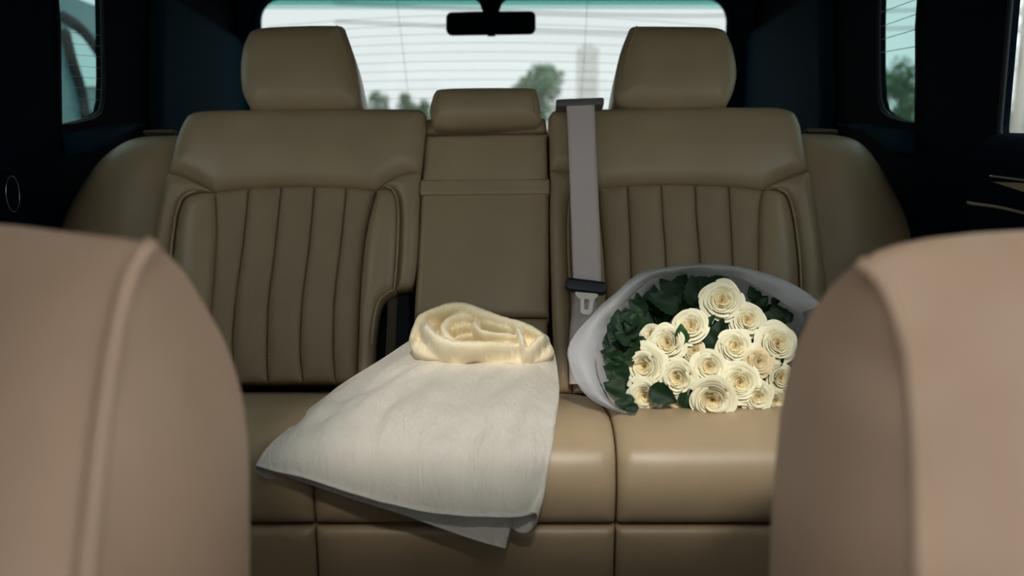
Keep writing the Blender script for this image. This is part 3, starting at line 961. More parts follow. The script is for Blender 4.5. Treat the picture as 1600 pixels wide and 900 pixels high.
# ------------------------------------------------------------------ garment bag
def linen(name, c1, c2, rough=0.8, bstr=0.8):
    m, nt, b = new_mat(name)
    f = noise(nt, 14, 5)
    nt.links.new(mixcol(nt, f, c1, c2), b.inputs['Base Color'])
    b.inputs['Roughness'].default_value = rough
    b.inputs['Specular IOR Level'].default_value = 0.25
    b.inputs['Sheen Weight'].default_value = 0.15
    t = nt.nodes.new('ShaderNodeTexCoord')
    mp = nt.nodes.new('ShaderNodeMapping'); mp.inputs['Scale'].default_value = (90, 26, 26); mp.inputs['Rotation'].default_value = (0, 0, 0.25)
    nt.links.new(t.outputs['Object'], mp.inputs['Vector'])
    n1 = noise(nt, 1.6, 6, mp.outputs['Vector'], 0.65)
    bump(nt, b, n1, bstr, 0.006)
    return m
M_LIN = linen('cream_linen', (0.74, 0.685, 0.61), (0.79, 0.74, 0.67))
M_LIN_GLOW = linen('cream_linen_fold_glow', (0.86, 0.74, 0.50), (0.90, 0.81, 0.61), 0.6, 0.12)  # yellow stands for light bouncing in and shining through the folds
bag = empty('garment_bag', at(640, 700, 1.2) - np.array([0, 0, 0.02]), 'cream linen garment bag draped over the seat edge, twisted at its top', 'garment bag')

def sheet(name, rows, nr=70, nc=60, wr=0.0015, mat=M_LIN, thick=0.0014, seed=1, hem=None, bulge=0.0):
    """rows: list of (list of (px,py,Y) left to right) from top to bottom"""
    rg = np.random.default_rng(seed)
    rows3 = np.array([resample(catmull([at(*p) for p in r], 8), nc) for r in rows])   # (m,nc,3)
    cols = []
    for j in range(nc):
        cols.append(resample(catmull(rows3[:, j], 10), nr))
    G = np.array(cols).transpose(1, 0, 2)
    # wrinkles: sum of elongated ripples along the fall of the cloth
    u = np.linspace(0, 1, nc)[None, :]; v = np.linspace(0, 1, nr)[:, None]
    disp = np.zeros((nr, nc))
    for _ in range(60):
        fu = rg.uniform(6, 30); fv = rg.uniform(-7, 7); ph = rg.uniform(0, 6.28)
        cu, cv, su, sv = rg.uniform(0, 1), rg.uniform(0, 1), rg.uniform(.05, .2), rg.uniform(.06, .25)
        disp += np.exp(-((u - cu) / su) ** 2 - ((v - cv) / sv) ** 2) * np.sin(fu * u * 2 + fv * v * 2 + ph)
    du = np.gradient(G, axis=1); dv = np.gradient(G, axis=0)
    N = np.cross(du, dv); N /= np.linalg.norm(N, axis=2)[:, :, None] + 1e-9
    if N[nr // 2, nc // 2] @ np.array([0, -1, 0.5]) < 0: N = -N
    G = G + N * (disp * wr)[:, :, None]
    V0 = G.reshape(-1, 3); V1 = (G - N * thick).reshape(-1, 3)
    M = nr * nc
    Fc = grid_faces(nr, nc) + [tuple(i + M for i in f)[::-1] for f in grid_faces(nr, nc)]
    ring = [j for j in range(nc)] + [i * nc + nc - 1 for i in range(1, nr)] + [(nr - 1) * nc + j for j in range(nc - 2, -1, -1)] + [i * nc for i in range(nr - 2, 0, -1)]
    for i in range(len(ring)):
        a, b = ring[i], ring[(i + 1) % len(ring)]
        Fc.append((a, b, b + M, a + M))
    return mob(name, np.concatenate([V0, V1]), Fc, mat, bag)

sheet('front_layer', [
    [(640, 532, 1.455), (680, 545, 1.44), (730, 552, 1.43), (790, 552, 1.43), (840, 548, 1.44), (864, 545, 1.45)],
    [(604, 556, 1.43), (660, 562, 1.40), (730, 567, 1.385), (800, 566, 1.39), (850, 560, 1.41), (869, 562, 1.42)],
    [(560, 583, 1.36), (620, 582, 1.335), (710, 585, 1.32), (790, 586, 1.32), (850, 585, 1.33), (873, 592, 1.335)],
    [(510, 618, 1.27), (580, 612, 1.245), (690, 614, 1.225), (790, 616, 1.225), (850, 618, 1.23), (873, 622, 1.235)],
    [(470, 650, 1.185), (540, 645, 1.155), (670, 648, 1.14), (780, 652, 1.14), (840, 655, 1.14), (868, 660, 1.14)],
    [(432, 686, 1.115), (500, 682, 1.09), (640, 690, 1.078), (770, 698, 1.075), (835, 702, 1.075), (861, 708, 1.08)],
    [(410, 712, 1.085), (470, 716, 1.068), (610, 733, 1.055), (750, 750, 1.052), (820, 756, 1.056), (850, 762, 1.066)],
    [(400, 728, 1.075), (432, 737, 1.065), (480, 748, 1.056), (560, 774, 1.046), (640, 795, 1.042), (710, 805, 1.04), (775, 808, 1.041), (815, 807, 1.046), (838, 802, 1.055)],
], wr=0.0019, seed=3)
sheet('back_layer', [
    [(440, 690, 1.122), (560, 700, 1.095), (700, 712, 1.092), (812, 716, 1.095)],
    [(424, 718, 1.098), (550, 742, 1.085), (690, 772, 1.078), (808, 776, 1.078)],
    [(428, 738, 1.090), (480, 756, 1.082), (560, 783, 1.075), (640, 808, 1.068), (710, 833, 1.064), (750, 846, 1.062), (790, 857, 1.060)],
], nr=24, nc=50, wr=0.0008, seed=8)
# rolled fold at the right end of the hem, and the curl at the left corner
sheet('rolled_edge', [
    [(850, 700, 1.10), (856, 712, 1.094), (858, 716, 1.090), (850, 720, 1.10), (820, 720, 1.108)],
    [(838, 770, 1.065), (846, 772, 1.064), (848, 776, 1.068), (838, 782, 1.080), (806, 780, 1.090)],
    [(822, 803, 1.052), (836, 801, 1.054), (838, 814, 1.060), (828, 830, 1.068), (812, 832, 1.074), (794, 822, 1.080)],
], nr=20, nc=24, wr=0.0, seed=9)
sheet('corner_curl', [
    [(440, 690, 1.115), (420, 706, 1.10), (424, 712, 1.11), (440, 714, 1.115)],
    [(420, 710, 1.09), (404, 724, 1.082), (410, 732, 1.09), (436, 736, 1.10)],
    [(408, 722, 1.078), (400, 729, 1.076), (404, 738, 1.08), (418, 747, 1.086), (430, 748, 1.092)],
], nr=14, nc=16, wr=0.0, seed=10, mat=M_LIN)

# the gathered, twisted top: ridged cloth over a soft mound
def gathered():
    # pixel-space relief over a tilted base, then placed in 3-D
    base_n = np.array([0.0, -0.80, 0.60])
    P0 = at(752, 540, 1.40)
    e1 = np.array([1.0, 0, 0]); e2 = np.cross(base_n, e1)
    if e2[2] < 0: e2 = -e2
    def to(px, py):
        d = ray(px, py); o = np.array([0, 0, ZC])
        t = ((P0 - o) @ base_n) / (d @ base_n)
        w = o + d * t - P0
        return np.array([w @ e1, w @ e2])
    outline = catmull([(640, 536), (648, 520), (658, 507), (680, 497), (705, 488), (730, 488), (752, 496), (790, 510), (828, 518), (846, 524), (858, 534), (866, 550), (858, 560), (838, 566), (818, 571), (795, 568), (770, 571), (742, 567), (715, 569), (690, 563), (668, 560), (648, 552)], 5, closed=True)
    poly = np.array([to(*p) for p in outline])
    ridges = [  # polyline px, height, half width (m): rolls of gathered cloth round a hollow mouth
        ([(646, 536), (653, 516), (668, 503), (692, 495), (722, 493), (750, 501), (786, 514), (822, 524), (852, 536)], 0.034, 0.0120),
        ([(660, 512), (668, 530), (682, 546), (704, 556), (735, 559), (775, 558), (818, 553)], 0.040, 0.0105),
        ([(748, 508), (724, 506), (704, 513), (694, 527), (700, 539), (716, 545)], 0.024, 0.0075),
        ([(744, 510), (744, 526), (756, 537), (785, 541), (816, 540)], 0.030, 0.0070),
        ([(708, 524), (726, 519), (744, 518)], 0.012, 0.0055),
        ([(712, 536), (728, 532), (742, 532)], 0.006, 0.0045),
        ([(752, 513), (778, 520), (806, 528)], 0.022, 0.0070),
        ([(805, 524), (812, 541), (819, 566)], 0.034, 0.0065),
        ([(852, 534), (838, 549), (819, 567)], 0.028, 0.0080),
    ]
    rid = [(np.array([to(*p) for p in catmull(r, 8)]), h, w) for r, h, w in ridges]
    def relief(a, b):
        P = np.stack([a, b], 1)
        mouth = np.array([to(*p) for p in catmull([(672, 520), (690, 505), (722, 500), (750, 507), (800, 523), (812, 545), (770, 552), (720, 552), (690, 545)], 5, closed=True)])
        dm = np.where(inside(P, mouth), seg_dist(P, mouth), 0)
        z = -0.030 * smoothstep(0, 0.012, dm)
        for c, h, w in rid:
            best = np.full(len(P), 1e9); sg = np.ones(len(P))
            tt = np.zeros(len(P))
            m_ = len(c) - 1
            for k, (q0, q1) in enumerate(zip(c[:-1], c[1:])):
                ab = q1 - q0
                t = np.clip(((P - q0) @ ab) / (ab @ ab + 1e-12), 0, 1)
                dd = P - (q0 + t[:, None] * ab)
                d = np.linalg.norm(dd, axis=1)
                cr = ab[0] * (P - q0)[:, 1] - ab[1] * (P - q0)[:, 0]
                up_ = d < best
                best = np.where(up_, d, best); sg = np.where(up_, np.sign(cr), sg); tt = np.where(up_, (k + t) / m_, tt)
            # one flank falls away sharply (the cloth edge), the other lies back gently
            fade = smoothstep(0, .2, tt) * smoothstep(0, .2, 1 - tt) * .45 + .55
            wv = w * fade * (1 + .10 * np.sin(tt * 23 + h * 900)) * np.where(sg > 0, 1.15, 0.9)
            roll = np.sqrt(np.clip(1 - (best / wv) ** 2, 0, 1))
            z = np.maximum(z, np.where(best < wv, -0.02 + (h * fade + 0.02) * (.45 + .55 * roll), -0.03 + (0.03 - 0.02 + (h * fade + 0.02) * .45) * np.exp(-np.maximum(best - wv, 0) / .004)))
        # deep eye of the twist
        for (ex, ey, dp_, w) in ((726, 538, 0.006, 0.006),):
            q = to(ex, ey)
            z -= dp_ * np.exp(-np.sum((P - q) ** 2, axis=1) / w ** 2)
        z += .0007 * np.sin(a * 420 + 60 * b) * np.sin(b * 310 + 2) + .0005 * np.sin(a * 900 - 300 * b)
        return z
    def mp(a, b, n): return P0 + a[:, None] * e1 + b[:, None] * e2 + n[:, None] * base_n
    V, Fc = pillow(poly, mp, 0.006, 0.008, 0.010, 0.05, 0.03, relief, g=0.0016, step=0.0025)
    return mob('twisted_top', V, Fc, M_LIN_GLOW, bag)
gathered()

# ------------------------------------------------------------------ bouquet
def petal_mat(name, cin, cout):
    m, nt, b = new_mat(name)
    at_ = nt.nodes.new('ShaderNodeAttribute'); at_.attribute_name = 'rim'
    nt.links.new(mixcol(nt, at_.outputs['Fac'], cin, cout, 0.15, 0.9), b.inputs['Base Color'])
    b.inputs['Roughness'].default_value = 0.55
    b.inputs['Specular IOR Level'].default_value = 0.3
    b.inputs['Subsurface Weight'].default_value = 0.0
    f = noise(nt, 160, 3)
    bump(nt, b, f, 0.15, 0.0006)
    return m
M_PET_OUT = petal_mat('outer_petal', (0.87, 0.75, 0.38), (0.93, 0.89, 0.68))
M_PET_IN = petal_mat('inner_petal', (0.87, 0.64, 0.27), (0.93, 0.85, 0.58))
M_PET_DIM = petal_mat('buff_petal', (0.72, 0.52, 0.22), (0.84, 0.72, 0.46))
M_LEAF = plain('rose_leaf', (0.007, 0.027, 0.009), 0.55, nscale=25, var=0.35, bmp=0.2, spec=0.22)
M_LEAF2 = plain('young_rose_leaf', (0.025, 0.075, 0.018), 0.5, nscale=25, var=0.35, bmp=0.2, spec=0.25)
M_STEM = plain('rose_stem', (0.03, 0.07, 0.02), 0.5)

def petal_mesh(name, rr0, width, h, flare, drop, seed, nu=13, nv=9, mat=None, tuck=0.10):
    """one cupped petal around the z axis (unit rose): rr0 rim radius, width half angle, h rim height,
    flare: how far the rim rolls out, drop: how far its sides fall"""
    rg = np.random.default_rng(seed)
    V, rimv = [], []
    p1, p2, p3 = rg.uniform(0, 6.28, 3)
    for i in range(nv):
        v = i / (nv - 1)
        ext = min(h, 0.22 + 0.55 * max(0.0, rr0 - 0.3))      # how deep the petal reaches below its rim
        lean = min(rr0 * 0.8, 0.13 + 0.35 * max(0.0, rr0 - 0.3))
        rad = rr0 - lean * (1 - v) ** 1.25
        z = h - ext * (1 - v) ** 1.0 + 0.10 * ext * math.sin(math.pi * v)
        out = flare * max(0, (v - 0.55) / 0.45) ** 2
        rad += out
        z -= 0.55 * flare * max(0, (v - 0.70) / 0.30) ** 2
        wv = width * (0.55 + 0.45 * math.sin(min(1, v * 1.4) * math.pi / 2))
        for j in range(nu):
            u = -1 + 2 * j / (nu - 1)
            a = u * wv
            side = abs(u) ** 3
            zz = z - drop * h * side * v
            r_ = rad * (1 + tuck * u * v) * (1 - 0.06 * side * v)
            r_ += flare * 0.25 * math.sin(4 * u + p1) * v ** 4
            zz += h * 0.025 * math.sin(6 * u + p2) * v ** 4 + 0.02 * math.sin(3 * u + p3) * v ** 3
            V.append((r_ * math.cos(a), r_ * math.sin(a), zz)); rimv.append(v)
    me = bpy.data.meshes.new(name)
    me.from_pydata(V, [], grid_faces(nv, nu))
    me.polygons.foreach_set('use_smooth', [True] * len(me.polygons))
    a_ = me.attributes.new('rim', 'FLOAT', 'POINT'); a_.data.foreach_set('value', rimv)
    me.materials.append(mat)
    return me
def heart_mesh(seed, mat, h):
    rg = np.random.default_rng(seed)
    nv, nu = 7, 60
    V, rimv = [], []
    for i in range(nv):
        v = i / (nv - 1)
        for j in range(nu):
            s_ = j / (nu - 1)
            a = s_ * 2.6 * 2 * math.pi
            r_ = (0.015 + 0.155 * s_) * (0.45 + 0.55 * v)
            V.append((r_ * math.cos(a), r_ * math.sin(a), h - (0.10 + 0.05 * s_) * (1 - v) - 0.03 * (1 - s_) + 0.012 * math.sin(2.1 * a))); rimv.append(v)
    me = bpy.data.meshes.new('heart')
    me.from_pydata(V, [], grid_faces(nv, nu))
    me.polygons.foreach_set('use_smooth', [True] * len(me.polygons))
    a_ = me.attributes.new('rim', 'FLOAT', 'POINT'); a_.data.foreach_set('value', rimv)
    me.materials.append(mat)
    return me
def petal_set(kind, seed):
    """list of (mesh, angle) making one rose of unit radius looking along +z"""
    rg = np.random.default_rng(seed)
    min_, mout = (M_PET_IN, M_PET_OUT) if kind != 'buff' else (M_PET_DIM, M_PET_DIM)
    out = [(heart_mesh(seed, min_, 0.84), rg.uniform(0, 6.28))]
    #        count radius halfwidth height flare drop
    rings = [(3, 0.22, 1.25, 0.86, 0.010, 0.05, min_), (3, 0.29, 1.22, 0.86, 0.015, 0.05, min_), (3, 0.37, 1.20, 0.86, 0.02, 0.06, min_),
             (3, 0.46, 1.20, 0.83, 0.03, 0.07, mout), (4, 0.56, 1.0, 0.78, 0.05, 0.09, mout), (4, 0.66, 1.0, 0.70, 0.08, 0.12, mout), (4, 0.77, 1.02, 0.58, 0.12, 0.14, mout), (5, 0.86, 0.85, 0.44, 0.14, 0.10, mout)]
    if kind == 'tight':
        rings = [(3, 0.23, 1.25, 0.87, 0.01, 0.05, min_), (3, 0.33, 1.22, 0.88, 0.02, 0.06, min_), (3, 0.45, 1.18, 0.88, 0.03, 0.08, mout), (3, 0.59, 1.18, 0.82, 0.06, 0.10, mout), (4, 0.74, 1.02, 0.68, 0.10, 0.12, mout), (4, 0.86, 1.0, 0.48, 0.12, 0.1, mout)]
    k = 0
    for (n_, r0, w, h, fl, dr, m_) in rings:
        ph = rg.uniform(0, 6.28)
        for q in range(n_):
            me = petal_mesh('petal', r0 * rg.uniform(.96, 1.04), w * rg.uniform(.95, 1.08), h * rg.uniform(.96, 1.03), fl * rg.uniform(.6, 1.4), dr * rg.uniform(.7, 1.4), seed * 90 + k, mat=m_)
            out.append((me, ph + q * 2 * math.pi / n_ + rg.uniform(-.15, .15))); k += 1
    return out
SETS = {('open', 0): petal_set('open', 1), ('open', 1): petal_set('open', 2), ('open', 2): petal_set('open', 3), ('tight', 0): petal_set('tight', 4), ('tight', 1): petal_set('tight', 5), ('buff', 0): petal_set('buff', 6)}

def leaf_mesh(seed, mat):
    rg = np.random.default_rng(seed)
    nu, nv = 7, 12
    V = []
    fold = rg.uniform(.15, .35); arch = rg.uniform(.1, .35)
    for i in range(nv):
        v = i / (nv - 1)
        w = 0.36 * math.sin(math.pi * v ** 0.75) ** 0.8 * (1 + 0.06 * (-1) ** i)
        if i in (0, nv - 1): w = 0.004
        for j in range(nu):
            u = -1 + 2 * j / (nu - 1)
            V.append((u * w, v, abs(u) * w * fold * 1.5 - arch * v * v + 0.02 * math.sin(9 * v + 3 * u)))
    me = bpy.data.meshes.new('leaf')
    me.from_pydata(V, [], grid_faces(nv, nu))
    me.polygons.foreach_set('use_smooth', [True] * len(me.polygons))
    me.materials.append(mat)
    return me
LEAVES = [leaf_mesh(i, M_LEAF) for i in range(4)] + [leaf_mesh(9, M_LEAF2)]

NECK = at(1160, 585, 1.50)
GROUP_R = 'cream roses in the bouquet'
def rose(px, py, Y, rpx, kind, var, label, face=(0, 0), squash=1.0, spin=0.0, leaves=()):
    c = at(px, py, Y)
    R0 = rpx * Y / F * 1.0
    camdir = np.array([0, 0, ZC]) - c; camdir /= np.linalg.norm(camdir)
    right = np.array([1.0, 0, 0]); up = np.cross(camdir, right) * -1
    up = np.cross(right, camdir) * -1 if np.cross(right, camdir)[2] < 0 else np.cross(right, camdir)
    axis = camdir + right * face[0] + up * face[1]
    axis /= np.linalg.norm(axis)
    # the heart of the bloom is what was measured: put the base of the flower behind it
    base = c - axis * R0 * 0.75
    q = Vector(axis).to_track_quat('Z', 'Y')
    root = empty('rose', base, label, 'rose', GROUP_R)
    root.rotation_euler = (q @ Matrix.Rotation(spin, 3, 'Z').to_quaternion()).to_euler()
    for me, a in SETS[(kind, var)]:
        o = bpy.data.objects.new(me.name.split('.')[0], me)
        COL.objects.link(o); o.parent = root
        o.rotation_euler = (0, 0, a)
        o.scale = (R0, R0 * squash, R0 * 0.95)
    # stem: in root-local coordinates
    bpy.context.view_layer.update() if False else None
    Minv = (Matrix.Translation(Vector(base)) @ root.rotation_euler.to_matrix().to_4x4()).inverted()
    b = np.array(base)
    mid = b - axis * 0.05 + (NECK - b) * 0.25
    pts = catmull([b + axis * 0.002, mid, NECK + rng.normal(0, 0.008, 3)], 6)
    V, Fc = tube(pts, 0.0025, 6)
    me = bpy.data.meshes.new('stem')
    me.from_pydata([tuple(Minv @ Vector(v)) for v in V], [], Fc); me.materials.append(M_STEM)
    o = bpy.data.objects.new('stem', me); COL.objects.link(o); o.parent = root
    for (lx, ly, lY, ang, size, tilt, mi) in leaves:
        # leaf base pixel/depth, in-picture direction (deg, 0 = right, 90 = up), length in m, tilt towards camera
        if lx < 1012: lY -= 0.03        # left-hand leaves lie in front of the wrap's inner sheet
        for _ in range(6):              # and stay inside its lip
            L_ = size * F / lY
            tx, ty = lx + math.cos(math.radians(ang)) * L_, ly - math.sin(math.radians(ang)) * L_
            lim = np.interp(ty, [428, 444, 472, 508, 540, 575, 606, 632, 646], [1050, 1003, 975, 944, 936, 934, 942, 962, 1000])
            if ly < 640 and (tx < lim or ty > 642) and lx < 1060: size *= 0.85
            if lx >= 1060 and ty < np.interp(tx, [1050, 1110, 1160, 1200, 1250], [430, 428, 438, 460, 492]) : size *= 0.85
        p = at(lx, ly, lY)
        cdv = np.array([0, 0, ZC]) - p; cdv /= np.linalg.norm(cdv)
        rt = np.array([1.0, 0, 0]); uu = np.cross(rt, -cdv) if np.cross(rt, -cdv)[2] > 0 else np.cross(-cdv, rt)
        uu /= np.linalg.norm(uu)
        d = rt * math.cos(math.radians(ang)) + uu * math.sin(math.radians(ang)) + cdv * tilt
        d /= np.linalg.norm(d)
        nrm = cdv + 0.25 * rng.normal(0, 1, 3) + np.array([0, 0, 0.35]); nrm -= d * (nrm @ d); nrm /= np.linalg.norm(nrm)
        sx = np.cross(d, nrm)
        Mx = Matrix(((sx[0], d[0], nrm[0]), (sx[1], d[1], nrm[1]), (sx[2], d[2], nrm[2])))
        W = Matrix.Translation(Vector(p)) @ Mx.to_4x4() @ Matrix.Diagonal((size, size, size, 1))
        o = bpy.data.objects.new('leaf', LEAVES[mi]); COL.objects.link(o); o.parent = root
        o.matrix_local = Minv @ W
    return root

def rl(n, box_, angs, Y, size=(0.045, 0.065), tilt=(0.0, 0.5), mi=None):
    out = []
    for _ in range(n):
        out.append((rng.uniform(box_[0], box_[2]), rng.uniform(box_[1], box_[3]), rng.uniform(*Y), rng.uniform(*angs), rng.uniform(*size), rng.uniform(*tilt), int(rng.integers(0, 4)) if mi is None else mi))
    return out
rose(1128, 468, 1.31, 36, 'open', 0, 'topmost large white rose of the bouquet', (0.05, 0.25), spin=0.4,
     leaves=[(1090, 480, 1.36, 100, .055, .1, 0), (1095, 460, 1.37, 60, .05, .0, 1), (1070, 470, 1.38, 110, .055, .1, 2), (1078, 455, 1.38, 40, .055, .1, 3), (1058, 478, 1.38, 80, .05, .2, 1), (1105, 450, 1.37, 25, .04, .2, 0), (1112, 520, 1.345, 100, .04, .0, 2)] + rl(8, (1040, 470, 1120, 500), (50, 140), (1.37, 1.40), (.03, .042)))
rose(1079, 508, 1.285, 30, 'tight', 0, 'rose with a tight bud-like heart, up left of the bouquet middle', (-0.05, 0.2), spin=1.0,
     leaves=[(1060, 485, 1.35, 150, .05, .2, 0), (1102, 522, 1.30, 70, .03, .1, 4), (1045, 490, 1.37, 170, .055, .1, 3), (1062, 480, 1.37, 120, .05, .1, 2)])
rose(1041, 536, 1.27, 33, 'open', 1, 'upright oval rose touching a white bud on its left', (-0.2, 0.1), 0.85, 0.3,
     leaves=[(1020, 505, 1.34, 170, .06, .2, 0), (1010, 490, 1.36, 140, .05, .2, 1), (1063, 540, 1.275, 85, .03, .3, 4)])
rose(1015, 522, 1.30, 20, 'tight', 1, 'small closed white bud at the upper left of the roses', (-0.4, 0.3), spin=2.0,
     leaves=[(995, 520, 1.34, 165, .055, .2, 2), (985, 500, 1.36, 120, .05, .2, 3), (1000, 490, 1.37, 100, .05, .2, 0), (960, 540, 1.34, 150, .05, .1, 4)] + rl(10, (1000, 480, 1045, 510), (70, 160), (1.355, 1.38), (.03, .044)))
rose(1168, 499, 1.30, 30, 'open', 2, 'pale rose tucked at the lower right of the topmost rose', (0.15, 0.2), spin=1.4,
     leaves=[(1190, 480, 1.34, 60, .045, .2, 0), (1200, 490, 1.35, 10, .055, .2, 1), (1195, 505, 1.34, 20, .05, .2, 2), (1180, 470, 1.36, 110, .045, .2, 3), (1205, 475, 1.36, 35, .045, .1, 0)] + rl(6, (1170, 470, 1225, 500), (0, 90), (1.35, 1.38), (.03, .05)))
rose(1149, 541, 1.265, 31, 'open', 0, 'rose in the upper middle between two dark leaves', (0.05, 0.1), spin=2.6,
     leaves=[(1122, 530, 1.30, 80, .03, .1, 0), (1132, 516, 1.31, 40, .03, .1, 1), (1118, 545, 1.30, 110, .035, .1, 2), (1112, 512, 1.33, 60, .04, .1, 3)])
rose(1217, 536, 1.27, 35, 'open', 1, 'wide ruffled rose at the right edge beside the front seat', (0.3, 0.15), spin=0.9,
     leaves=[(1190, 540, 1.30, 120, .035, .2, 0), (1185, 520, 1.31, 60, .035, .2, 2), (1230, 505, 1.33, 70, .045, .1, 1)])
rose(1186, 566, 1.235, 25, 'buff', 0, 'buff yellow rose half hidden at the right of the bouquet middle', (0.2, 0.0), spin=0.5,
     leaves=[(1200, 590, 1.27, 60, .04, .2, 0), (1205, 580, 1.28, 80, .04, .2, 1)])
rose(1084, 548, 1.285, 19, 'buff', 0, 'small buff rose deep between four larger roses', (0.0, 0.1), spin=2.5)
rose(1004, 573, 1.235, 38, 'open', 2, 'big rose at the left edge of the bloom cluster', (-0.3, 0.0), spin=0.2,
     leaves=[(985, 585, 1.27, 170, .042, .1, 0), (980, 560, 1.28, 155, .042, .1, 1), (978, 600, 1.26, 185, .04, .1, 2), (985, 545, 1.29, 135, .045, .1, 3), (972, 585, 1.30, 110, .034, .0, 0), (972, 612, 1.28, 95, .03, .0, 2), (968, 535, 1.31, 90, .045, .1, 1)] + rl(24, (965, 480, 1010, 612), (90, 250), (1.27, 1.33), (.026, .040)))
rose(1057, 592, 1.215, 34, 'open', 0, 'tilted oval rose in the lower left middle', (-0.2, -0.05), 0.85, 1.9,
     leaves=[(1030, 612, 1.235, 160, .04, .3, 0), (1035, 600, 1.24, 200, .04, .3, 1)])
rose(1107, 574, 1.22, 31, 'tight', 0, 'rounded rose in the very middle of the bouquet', (0.0, 0.0), spin=2.9)
rose(1157, 599, 1.205, 36, 'open', 1, 'large open rose right of the bouquet middle with a deep heart', (0.15, -0.05), spin=2.2)
rose(1114, 628, 1.185, 38, 'open', 2, 'flattened wide rose at the bottom centre on the seat edge', (0.0, -0.45), 1.0, 1.1)
rose(1006, 621, 1.215, 32, 'open', 1, 'shaded yellowish rose at the bottom left of the bouquet', (-0.3, -0.2), spin=1.7,
     leaves=[(1015, 605, 1.21, -30, .04, .4, 0), (992, 624, 1.23, 190, .038, .1, 2), (985, 634, 1.22, 165, .034, .1, 3), (978, 618, 1.24, 150, .036, .1, 0), (998, 638, 1.21, 175, .036, .2, 1)] + rl(7, (975, 590, 1000, 625), (120, 220), (1.26, 1.29), (.025, .036)))
rose(1058, 634, 1.215, 20, 'buff', 0, 'dim brownish buff rose squeezed at the bottom between two roses', (-0.1, -0.4), spin=0.1,
     leaves=[(1072, 640, 1.21, 80, .035, .2, 0)])
rose(1184, 622, 1.205, 29, 'open', 0, 'pale rose at the bottom right on the seat edge', (0.2, -0.25), spin=0.7)
rose(1214, 627, 1.225, 20, 'tight', 1, 'small rose at the bottom right corner against the front seat', (0.3, -0.2), spin=1.2)
rose(1222, 590, 1.25, 25, 'tight', 0, 'rose mostly hidden behind the right front seat', (0.4, 0.0), spin=0.6,
     leaves=[(1205, 600, 1.26, 120, .035, .2, 0)])

# wrap
def wrap_mat():
    m, nt, b = new_mat('frosted_wrap')
    out = nt.nodes['Material Output']
    f = noise(nt, 25, 4)
    nt.links.new(mixcol(nt, f, (0.74, 0.75, 0.80), (0.82, 0.82, 0.86)), b.inputs['Base Color'])
    b.inputs['Roughness'].default_value = 0.45
    tl = nt.nodes.new('ShaderNodeBsdfTranslucent'); tl.inputs['Color'].default_value = (0.8, 0.8, 0.84, 1)
    tr = nt.nodes.new('ShaderNodeBsdfTransparent'); tr.inputs['Color'].default_value = (0.95, 0.95, 0.98, 1)
    m1 = nt.nodes.new('ShaderNodeMixShader'); m1.inputs['Fac'].default_value = 0.35
    nt.links.new(b.outputs[0], m1.inputs[1]); nt.links.new(tl.outputs[0], m1.inputs[2])
    m2 = nt.nodes.new('ShaderNodeMixShader'); m2.inputs['Fac'].default_value = 0.45
    nt.links.new(m1.outputs[0], m2.inputs[1]); nt.links.new(tr.outputs[0], m2.inputs[2])
    nt.links.new(m2.outputs[0], out.inputs['Surface'])
    return m
M_WRAP = wrap_mat()
wrap = empty('bouquet_wrap', at(1110, 646, 1.25), 'frosted white paper wrap flaring around the rose bouquet', 'bouquet wrap')
rim_px = [(975, 648, 1.19), (940, 632, 1.19), (907, 603, 1.205), (889, 562, 1.225), (894, 530, 1.25), (924, 493, 1.29), (962, 457, 1.33), (1000, 428, 1.36), (1058, 416, 1.375), (1130, 414, 1.38), (1190, 425, 1.365), (1245, 447, 1.33), (1282, 475, 1.29), (1310, 530, 1.25), (1305, 600, 1.22), (1265, 648, 1.19)]
def wrap_sheet(name, rim_pts, inner_frac, ruffle, seed, taper=1.0, shift=(0, 0, 0)):
    rg = np.random.default_rng(seed)
    Rm = resample(catmull([at(*p) for p in rim_pts], 8), 120)
    ctr_ = at(1110, 560, 1.30)
    rowsn = 16
    ph = rg.uniform(0, 6.28, 4)
    V = []
    for i in range(rowsn):
        v = i / (rowsn - 1)
        for j in range(120):
            s = j / 119
            p = Rm[j] + np.array(shift)
            tgt_ = NECK + 0.035 * (Rm[j] - ctr_) / np.linalg.norm(Rm[j] - ctr_)
            q = p * (1 - v) + tgt_ * v
            rad = (Rm[j] - ctr_); rad /= np.linalg.norm(rad)
            # belly outwards behind the lip, pleats along the sheet
            q = q + rad * (0.030 * math.sin(math.pi * v) + ruffle * (1 - v) * (math.sin(38 * s + ph[0]) * 0.5 + math.sin(71 * s + ph[1]) * 0.35 + math.sin(17 * s + ph[2])))
            # keep above the cushion
            zc_ = ZC + np.interp(-q[1], -prof[:, 0], prof[:, 1]) + 0.004
            if q[2] < zc_: q[2] = zc_
            V.append(q)
    return mob(name, V, grid_faces(rowsn, 120), M_WRAP, wrap)
wrap_sheet('outer_sheet', rim_px, 0.3, 0.0022, 4)
inner_px = [(985, 646, 1.195), (957, 632, 1.195), (940, 606, 1.205), (930, 575, 1.225), (932, 540, 1.25), (942, 508, 1.285), (975, 472, 1.325), (1003, 444, 1.355), (1050, 428, 1.372), (1110, 426, 1.378), (1160, 436, 1.365), (1200, 458, 1.345), (1250, 490, 1.31)]
wrap_sheet('inner_sheet', inner_px, 0.3, 0.0030, 5)
# lip: the folded-over band between the two rims
A = resample(catmull([at(*p) for p in rim_px[:13]], 8), 100); B = resample(catmull([at(*p) for p in inner_px], 8), 100)
V = []
for i in range(8):
    t = i / 7
    for j in range(100):
        q = A[j] * (1 - t) + B[j] * t + np.array([0, -0.012 * math.sin(math.pi * t) + 0.0025 * math.sin(j * 0.55 + 3 * t), 0.004 * math.sin(math.pi * t)])
        V.append(q)
mob('folded_lip', V, grid_faces(8, 100), M_WRAP, wrap)

